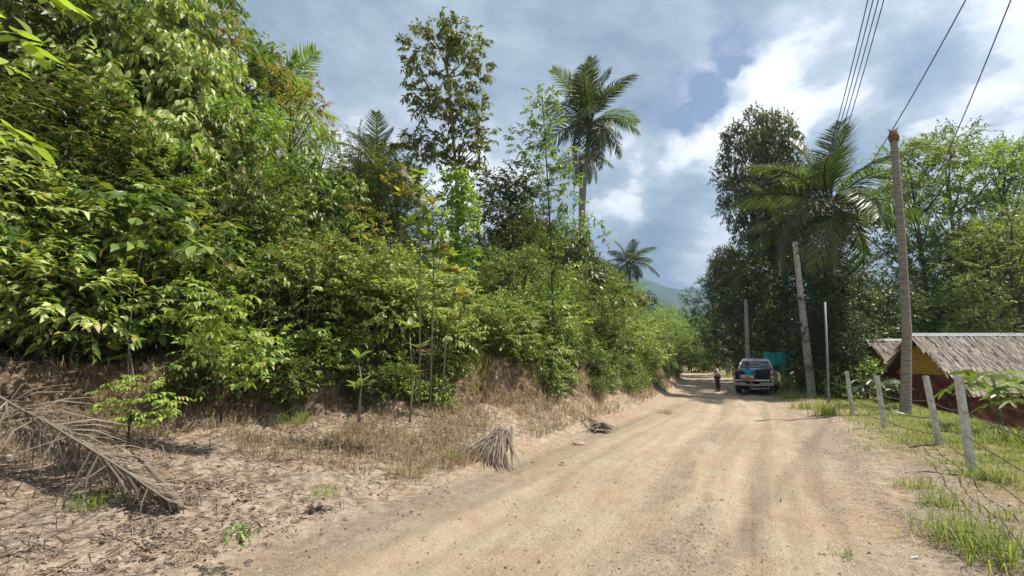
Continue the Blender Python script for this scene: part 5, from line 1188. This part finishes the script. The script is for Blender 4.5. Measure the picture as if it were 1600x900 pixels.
# ------------------------------------------------------------------ grass, weeds, litter, stones
def blades(n, pos, h, w, lean=.6, tpl=None):
    """tapering bent grass blades, 3 triangles each"""
    d = nrm(np.concatenate([rng.normal(size=(n, 2)), np.zeros((n, 1))], 1)); s = np.cross(d, UP); ln = rng.uniform(.1, lean, n)[:, None]
    h = np.broadcast_to(h, (n,))*rng.uniform(.5, 1.25, n); hh = h[:, None]; w = (np.broadcast_to(w, (n,)))[:, None]
    b0 = pos - s*w/2; b1 = pos+s*w/2; m = pos+UP*hh*.6+d*hh*ln*.35; m0 = m-s*w*.4; m1 = m+s*w*.4; tip = pos+UP*hh*(1-ln*.3)+d*hh*ln*1.1
    V = np.stack([b0, b1, m0, m1, tip], 1).reshape(-1, 3); tri = np.array([[0, 1, 3], [0, 3, 2], [2, 3, 4]])
    return V, (tri[None]+(np.arange(n)*5)[:, None, None]).reshape(-1, 3)
def stuff(name, V, Fa, mat, label):
    o = obj(name, raw_mesh(name, V, Fa), mat); o['kind'] = 'stuff'; o['label'] = label; return o
def ground_pts(n, fn, y0=2.2, y1=30, pw=1.0):
    """random points on the visible ground, denser near the camera; fn(x, y, Ld, Rd, foot) gives the keep probability"""
    out = []; tot = 0
    while tot < n:
        m = 40000; yy = np.exp(rng.uniform(math.log(y0), math.log(y1), m)); xx = rng.uniform(-1.35, 1.35, m)*yy
        d = road_d(xx, yy); p = fn(xx, yy, -d-HW, d-HW, foot(xx, yy)); k = rng.random(m) < p; P = np.stack([xx[k], yy[k]], 1); out.append(P); tot += len(P)
        if len(out) > 60: break
    P = np.concatenate(out)[:n]; return np.stack([P[:, 0], P[:, 1], terr(P[:, 0], P[:, 1])-.005], 1)
patch = lambda x, y, sc, th: ss(th, th+.16, fbm(x*sc+40, y*sc+7, 3))
P = ground_pts(34000, lambda x, y, L_, R_, f: (R_ > .2)*ss(.1, 1.9, R_)*np.clip(patch(x, y, 1.6, .06-.26*ss(7, 11, y))*(.4+1.1*ss(6, 11, y))+.15*patch(x, y, 4, .10), 0, 1)*(R_ < 9), 2.2, 30)
clus = rng.normal(size=(34000, 2))*.02; P[:, :2] += clus; V, Fa = blades(len(P), P, np.clip(.03+.009*P[:, 1], .04, .14), np.clip(.003+.0006*P[:, 1], .004, .014), 1.6)
stuff('short_grass', V, Fa, M_grass, 'short patchy green grass on the sandy verge')
cen = ground_pts(150, lambda x, y, L_, R_, f: (R_ > .8)*ss(.7, 2.8, R_)*(R_ < 7)*(patch(x, y, .9, .0)+.06), 2.6, 24)
P = np.repeat(cen, 34, 0); P[:, :2] += rng.normal(size=(len(P), 2))*.07*np.repeat(rng.uniform(.4, 1.7, len(cen)), 34)[:, None]; P[:, 2] = terr(P[:, 0], P[:, 1])-.01
V, Fa = blades(len(P), P, .16, np.clip(.004+.0006*P[:, 1], .005, .014), 1.4); stuff('grass_tussocks', V, Fa, M_grass, 'taller bright grass clumps along the fence and down the verge slope')
def tuft(name, label, x, y, n, h, r, mat, w=.012, lean=.8, cat='grass tuft', group=None):
    P = np.concatenate([rng.normal(size=(n, 2))*r, np.zeros((n, 1))], 1); n = int(n*.6); P = P[:n]; V, Fa = blades(n, P, h*.8, w*.8, lean*1.9); o = obj(name, raw_mesh(name, V, Fa), mat, None, (x, y, tz(x, y)-.02)); tag(o, label, cat, group); return o
for px, py, n, h, r, lb in ((1292, 652, 320, .62, .16, 'tall bright grass clump below the steel pipe'), (1262, 640, 300, .5, .3, 'grass clump at the foot of the concrete pole'), (1240, 625, 420, .6, .35, 'rank dark grass right behind the parked truck'),
                            (1560, 760, 260, .34, .12, 'leafy grass clump right of the nearest fence post'), (1500, 850, 380, .30, .16, 'green grass clump at the bottom right'), (1560, 880, 420, .38, .18, 'largest bright grass clump at the bottom right corner'),
                            (1440, 770, 240, .22, .14, 'small grass clump left of the nearest fence post'), (1590, 700, 400, .5, .22, 'tall grass at the right edge below the hut'), (1320, 868, 40, .14, .05, 'sparse withered grass tuft on bare sand at the bottom'), (1475, 800, 220, .24, .12, 'grass clump on the sand under the second fence post'),
                            (1218, 612, 260, .5, .3, 'grass tuft touching the right rear wheel of the truck'), (1135, 590, 300, .8, .4, 'bright roadside grass beside the standing person')):
    p = on_z(px, py, .0); tuft('grass_clump', lb, p.x, p.y, n, h, r, M_grass, .011 if p.y < 9 else .02)
for px, py, z, n, h, r, m, lb in ((500, 770, .12, 160, .16, .12, M_grass, 'small green grass patch on the sand left of the road'), (150, 780, .3, 200, .26, .10, M_grass, 'arching grass tuft below the dead palm frond'), (640, 715, .3, 320, .3, .14, M_drygrass, 'dry straw coloured grass tuft beside the small dead frond'),
                             (705, 700, .3, 120, .24, .05, M_grass, 'green grass sprig left of the small dead frond'), (310, 850, .15, 60, .22, .12, M_drygrass, 'wiry dry weed on the sand bottom left'), (460, 660, .6, 200, .42, .16, M_grass, 'long arching grass hanging at the foot of the bank'), (1040, 640, .1, 160, .3, .12, M_drygrass, 'dry grass tuft at the left road edge near the bend')):
    p = on_z(px, py, z); tuft('grass_clump', lb, p.x, p.y, n, h, r, m, .008, 1.1)
# dry grass and roots along the cut bank
P = ground_pts(19000, lambda x, y, L_, R_, f: (L_ > .12)*np.maximum(np.exp(-((L_-f-.1)/.9)**2), .55*(y > 6.5))*(L_ < f+1.6)*(patch(x, y, .9, -.12)*.8+.1)*np.where(y > 7, 1, .45), 3.2, 45)
V, Fa = blades(len(P), P, np.clip(.14+.008*P[:, 1], .1, .4), np.clip(.003+.0007*P[:, 1], .004, .02), 1.5); stuff('dry_grass', V, Fa, M_drygrass, 'dry brown grass and stalks along the cut bank')
P = ground_pts(4500, lambda x, y, L_, R_, f: (L_ > f+.25)*np.exp(-((L_-f-.9)/.9)**2)*(patch(x, y, .8, .0))*ss(4.5, 6.5, x*.42+y*.9), 5, 45)
V, Fa = blades(len(P), P, np.clip(.18+.008*P[:, 1], .1, .45), np.clip(.005+.0007*P[:, 1], .005, .02), 1.1); stuff('bank_grass', V, Fa, M_grass, 'green grass and seedlings along the bank')
def scatter_leaves(name, P, size, mat, label, flat=.45, tpl=LEAF4):
    n = len(P); f = Fol(); D = rv(n); D[:, 2] *= .3; f.add(P+UP*.012, D, UP+rv(n, flat), size*rng.uniform(.5, 1.3, n), size*.42*rng.uniform(.6, 1.2, n))
    o = obj(name, f.mesh(name, tpl), mat); o['kind'] = 'stuff'; o['label'] = label; return o
P = ground_pts(9500, lambda x, y, L_, R_, f: (L_ > .1)*np.clip(.10+.9*patch(x, y, .8, -.08), 0, 1)*np.clip(L_/1.8, 0, 1)*(L_ < f+2.5), 2.6, 32)
scatter_leaves('leaf_litter', P, .07, M_litter, 'fallen brown leaves scattered over the dirt bank')
P = ground_pts(700, lambda x, y, L_, R_, f: ((L_ < .4) & (R_ < 3))*.3, 2.2, 20); scatter_leaves('fallen_leaves', P, .05, M_litter, 'few fallen leaves on road and verge')
# twigs
P = ground_pts(1500, lambda x, y, L_, R_, f: (L_ > .2)*np.clip(L_/2, 0, 1)*(L_ < f+1.5)*.7, 2.6, 20); wd = Wood()
for p in P:
    a_ = random.uniform(0, 3.14); L_ = random.uniform(.1, .45); dv = np.array([math.cos(a_), math.sin(a_), random.uniform(-.1, .25)])*L_/2; wd.tube([p-dv+UP*.02, p+rv(1, .01)[0]+UP*.03, p+dv+UP*.02], [.004, .005, .002], 3, cap=False)
o = obj('twigs', wd.mesh('twigs'), mat_noise('twig', [(.3, (.10, .07, .05)), (.7, (.30, .25, .20))], 8, .9, .2, 0)); o['kind'] = 'stuff'; o['label'] = 'dry twigs littering the bank'
# stones and grit
def pebbles(name, P, s, mat, label):
    n = len(P); base = np.array([[1, 0, 0], [-1, 0, 0], [0, 1, 0], [0, -1, 0], [0, 0, 1], [0, 0, -1.0]]); Fc = np.array([[0, 2, 4], [2, 1, 4], [1, 3, 4], [3, 0, 4], [2, 0, 5], [1, 2, 5], [3, 1, 5], [0, 3, 5]])
    sz = s*rng.uniform(.35, 1, (n, 1, 1))*rng.uniform(.6, 1.3, (n, 6, 1)); V = P[:, None]+base[None]*sz*[1, 1, .65]+rng.normal(size=(n, 6, 3))*sz*.15
    return stuff(name, V.reshape(-1, 3), (Fc[None]+(np.arange(n)*6)[:, None, None]).reshape(-1, 3), mat, label)
M_stone = leaf_mat('gravel_stone', [(.14, .10, .075), (.28, .21, .15), (.42, .34, .26), (.20, .155, .12)], 0.0, .9, spec=.2, var=.1)
def grit_p(x, y):
    dn = road_d(x, y)+fbm(y*.25, x*.1, 2)*1.2
    return np.clip((np.exp(-((dn-.25)/.5)**2)*.9+ss(1.2, 1.9, dn)*(1-ss(3.0, 4.2, dn))*.9)*ss(-.10, .14, fbm(dn*1.9+3, y*.45, 5)+.03), 0, 1)
P = ground_pts(20000, lambda x, y, L_, R_, f: (L_ < 1.5)*(R_ < 3)*(.06+.94*grit_p(x, y)), 2.0, 16); P[:, 2] += .003
pebbles('gravel', P, .015, M_stone, 'fine gravel strewn over the sandy road')
P = ground_pts(900, lambda x, y, L_, R_, f: (L_ > -.5)*(L_ < f+1)*.6+(R_ > 0)*(R_ < 2)*.2, 2.5, 25); pebbles('clods', P, .038, M_stone, 'small clods of earth at the road edges')
# dead palm fronds: each a thing with rib and leaflets
def dead_frond(label, p0, p1, size, roll=0.0, arch=.2):
    a_, b_ = Vector(p0), Vector(p1); d_ = b_-a_; o = obj('dead_palm_frond', FR['dead'].copy(), None, None, a_); o.scale = (d_.length,)*3
    o.rotation_euler = Euler((roll, -math.atan2(d_.z, math.hypot(d_.x, d_.y)), math.atan2(d_.y, d_.x)), 'XYZ'); 
    M_ = Matrix.Translation(a_) @ o.rotation_euler.to_matrix().to_4x4() @ Matrix.Scale(d_.length, 4)
    n_ = len(o.data.vertices); c_ = np.empty(n_*3, np.float32); o.data.vertices.foreach_get('co', c_); c_ = np.c_[c_.reshape(-1, 3), np.ones(n_)] @ np.array(M_).T
    g_ = terr(c_[:, 0], c_[:, 1]); h_ = c_[:, 2]-g_; c_[:, 2] = g_+np.where(h_ > 0, h_*.66+.02, .015+.05*rng.random(n_))   # sagged onto the bank
    o.data.vertices.foreach_set('co', (c_[:, :3]-np.array(a_)).astype(np.float32).ravel()); o.data.update(); o.rotation_euler = (0, 0, 0); o.scale = (1, 1, 1)
    tag(o, label, 'palm frond'); return o
def gp(px, py, z): return on_z(px, py, z)
dead_frond('large grey dead palm frond lying down the dirt bank at far left', gp(-30, 556, 1.75)+Vector((0, -1.0, 0)) if False else at(-20, 560, 5.6), gp(275, 790, .25), 3, .5)
dead_frond('second grey dead frond half under the large one at the left edge', at(-60, 590, 5.0), gp(150, 720, .5), 2, -.6)
dead_frond('dead frond remains along the top of the dirt bank at left', at(60, 565, 6.8), at(-90, 640, 6.2), 2, .3)
def frond_fan(label, ap, tg, n, w=.014):
    """collapsed frond: long dry leaflets fanned out from its rib over the ground"""
    ax, ay = ap; V, Fa = [], []; az = tz(ax, ay)+.10
    for i in range(n):
        q = i/(n-1); e = Vector(tg[0]).lerp(Vector(tg[1]), q)+Vector(rv(1, .09)[0]); u0 = random.uniform(0, .5); st = Vector((ax+random.uniform(-.16, .16), ay+random.uniform(-.16, .16), az+random.uniform(-.08, .1)))
        d_ = (e-st); d_.z = 0; sd_ = Vector((-d_.y, d_.x, 0)).normalized()*w*random.uniform(.6, 1.3); b0 = len(V)
        for k_, f in enumerate((random.uniform(-.12, .12), .35, .7, random.uniform(.8, 1.1))):
            p = st.lerp(e, f); p.z = max(tz(p.x, p.y)+.015+random.uniform(0, .03), st.z-(st.z-tz(e.x, e.y))*f**.7*1.0+.12*math.sin(f*3.1)) if k_ else st.z
            sc_ = (1, 1.1, .8, .1)[k_]; V += [p-sd_*sc_, p+sd_*sc_+Vector((0, 0, random.uniform(-.01, .015)))]
        for k_ in range(3): Fa.append((b0+k_*2, b0+k_*2+2, b0+k_*2+3, b0+k_*2+1))
    o = obj('dead_palm_frond', raw_mesh('fan', [tuple(v) for v in V], Fa), M_dead); tag(o, label, 'palm frond'); return o
p = gp(785, 668, .4); frond_fan('small grey dead palm frond drooping over the road edge in the middle', (p.x, p.y), (gp(722, 712, .15), gp(800, 730, .1)), 80)
p = gp(700, 690, .4); 0 and frond_fan('thin brown dead frond left of the small drooping grey one', (p.x, p.y), (gp(690, 700, .2), gp(735, 705, .2)), 34)
p = gp(935, 640, .5); frond_fan('brown dried palm leaf beside the road before the bend', (p.x, p.y), (gp(920, 672, .1), gp(962, 668, .1)), 50, .022)
P = ground_pts(1100, lambda x, y, L_, R_, f: (L_ > .5)*(L_ < f+.6)*np.exp(-((x+5.8)/1.5)**2)*(patch(x, y, .7, -.1)+.08), 3, 8.5)
n = len(P); f_ = Fol(); D = rv(n); D[:, 2] *= .16; D[:, 0] += .5; f_.add(P+UP*.02, D, UP+rv(n, .3), rng.uniform(.12, .4, n), rng.uniform(.005, .012, n)); o = obj('dry_palm_strips', f_.mesh('strips', STRIP), M_dead); o['kind'] = 'stuff'; o['label'] = 'loose dry palm leaf strips on the ground at left'
dead_frond('dried frond lying at the foot of the bank before the bend', at(905, 645, 12), gp(955, 668, .15), 1, .3)
# split dark palm stalk
wd = Wood(); a_ = gp(205, 705, .55); b_ = gp(283, 793, .22); A_ = Vector(a_)
wd.tube(bez((0, 0, 0), np.array(b_-A_), [0, 0, .06], 7), [.012, .018, .022, .026, .032, .045, .03], 7); o = obj('palm_stalk', wd.mesh('stalk'), M_dead, None, a_); tag(o, 'curved thick butt of the dead palm frond lying on sand', 'palm stalk')
# yellow leaf plant near the truck, papaya-like plants near the hut
def lobed_leaf(name='lobed_leaf'):
    V = [(0, 0, 0)]; n = 7; Fa = []
    for i in range(n):
        a_ = -2.3+4.6*i/(n-1); L_ = 1-.28*abs(a_)/2.3
        for da, rr, zz in ((-.25, .42, -.02), (-.13, .8*L_, -.10), (0, L_*1.05, -.2), (.13, .8*L_, -.10), (.25, .42, -.02)): V.append((math.cos(a_+da)*rr, math.sin(a_+da)*rr, zz))
        b_ = 1+i*5
        for j in range(4): Fa.append((0, b_+j, b_+j+1))
        if i: Fa.append((0, b_-1, b_))
    me = bpy.data.meshes.new(name); me.from_pydata(V, [], Fa); me.update(); return me
LOB = lobed_leaf()
def papaya(label, x, y, z, h, n, size, lm, spread=.6):
    t = thing('papaya_plant', label, 'plant', (x, y, z)); wd = Wood(); wd.tube([(0, 0, -.2), (.03, .02, h*.5), (0, 0, h)], [.05, .04, .025], 8)
    if (lm, 'lob') not in BIG: me = LOB.copy(); me.materials.append(LM[lm]); BIG[(lm, 'lob')] = me
    for i in range(n):
        yaw = i*2.4; q = h*(.5+.5*i/n); r_ = spread*(1.1-.5*i/n)*random.uniform(.8, 1.2); e = Vector((math.cos(yaw)*r_, math.sin(yaw)*r_, q+r_*.35))
        wd.tube(bez((0, 0, q), np.array(e), [0, 0, .08], 5), .008, 4); o = obj('leaf', BIG[(lm, 'lob')], None, t, e); o.rotation_euler = Euler((random.uniform(-.3, .3), random.uniform(.1, .6), yaw)); o.scale = (size*random.uniform(.8, 1.15),)*3
    obj('stem', wd.mesh('stem'), M_barkp, t)
p = at(1560, 640, 11.0); papaya('papaya plant with broad lobed leaves in front of the near hut', p.x, 11.0, tz(p.x, 11)-.05, 1.25, 15, .42, 'mid', .75)
p = at(1615, 640, 10.2); papaya('second papaya plant cut by the right edge of the picture', p.x, 10.2, tz(p.x, 10.2)-.05, 1.2, 12, .40, 'mid', .7)
p = at(1372, 600, 16.4); papaya('dark leaved papaya plant in the shade between the huts', p.x, 16.4, tz(p.x, 16.4)-.05, .9, 13, .40, 'dark', .7)
p = at(1226, 600, 23.0); papaya('low yellow green broad leaved plant right of the truck', p.x, 23.0, tz(p.x, 23), .8, 14, .26, 'lime', .45)
for px, py, Yd, h, key in ((1255, 585, 24, 1.5, 'low'), (1300, 590, 22, 1.4, 'oval'), (1345, 600, 20, 1.5, 'low')):
    p = at(px, HOR, Yd); nm, lb = NAMES[key]; plant(key, nm, '%s in the shade %s' % (lb, {1255: 'left of the concrete pole', 1300: 'behind the steel pipe', 1392: 'beside the bare palm trunk', 1345: 'in front of the farther hut'}[px]), (p.x, Yd, tz(p.x, Yd)-.05), h)
# stones at trunk foot and litter objects
def rock(label, x, y, r_, mat, nm='stone'):
    bm = bmesh.new(); bmesh.ops.create_icosphere(bm, subdivisions=3, radius=r_)
    for v in bm.verts: q = fbm(np.array([v.co.x*4/r_*.3+x]), np.array([v.co.y*4/r_*.3+v.co.z*3/r_*.3]), 3)[0]; v.co *= 1+q*.7; v.co.z *= .38
    me = bpy.data.meshes.new('stone'); bm.to_mesh(me); bm.free(); o = obj(nm, smooth(me), mat, None, (x, y, tz(x, y)+r_*.12)); tag(o, label, 'stone')
p = at(1402, 634, 14.0); rock('pale stone at the foot of the bare palm trunk', p.x-.05, 14.0, .2, M_conc)
p = gp(905, 690, .05); rock('flat pale slab of sandstone at the left road edge', p.x, p.y, .13, M_stone)
pm = gp(1430, 880, 0); o = box('litter_scrap', (-.035, .035, -.008, .008, 0, .006), M_white, None); o.location = (pm.x, pm.y, tz(pm.x, pm.y)+.012); o.rotation_euler = (0, 0, .2); tag(o, 'tiny scrap of white litter on the sand at bottom right', 'litter')
p = gp(495, 793, .1); f_ = Fol(); n_ = 26; f_.add(rv(n_, .045)*[1, 1, .4]+UP*.03, rv(n_), UP+rv(n_, .8), rng.uniform(.05, .11, n_), rng.uniform(.04, .07, n_)); o = obj('plastic_litter', f_.mesh('litter', LEAF8), M_dead, None, (p.x, p.y, tz(p.x, p.y))); tag(o, 'crumpled grey litter heap on sand below the small grass patch', 'litter')
p = gp(872, 726, 0); f_ = Fol(); f_.add(np.array([[0, 0, .02], [.03, .02, .02]]), np.array([[1., .1, .1], [1, -.5, .2]]), np.array([[0, .3, 1.], [0, -.3, 1]]), np.array([.11, .08]), np.array([.07, .05])); o = obj('dry_leaf', f_.mesh('leaf', LEAF8), M_husk, None, (p.x, p.y, tz(p.x, p.y))); tag(o, 'single curled orange brown leaf on the road', 'leaf')

# ------------------------------------------------------------------ air
def haze():
    bm = bmesh.new(); bm_box(bm, -4800, 4800, -400, 4300, -8, 700); m = bpy.data.materials.new('haze_air'); m.use_nodes = True; nt = m.node_tree; nt.nodes.clear()
    out = nt.nodes.new('ShaderNodeOutputMaterial'); v = nt.nodes.new('ShaderNodeVolumePrincipled'); v.inputs['Density'].default_value = .00048; v.inputs['Color'].default_value = (.33, .48, .72, 1); v.inputs['Anisotropy'].default_value = .2
    nt.links.new(v.outputs[0], out.inputs['Volume']); o = bm_obj('haze', bm, m); o['kind'] = 'stuff'; o['label'] = 'pale blue air between the camera and the mountain'
haze()
print('objects', len(bpy.data.objects), 'tris in meshes', sum(len(p.vertices)-2 for m in bpy.data.meshes for p in []) , sum(len(m.polygons) for m in bpy.data.meshes))
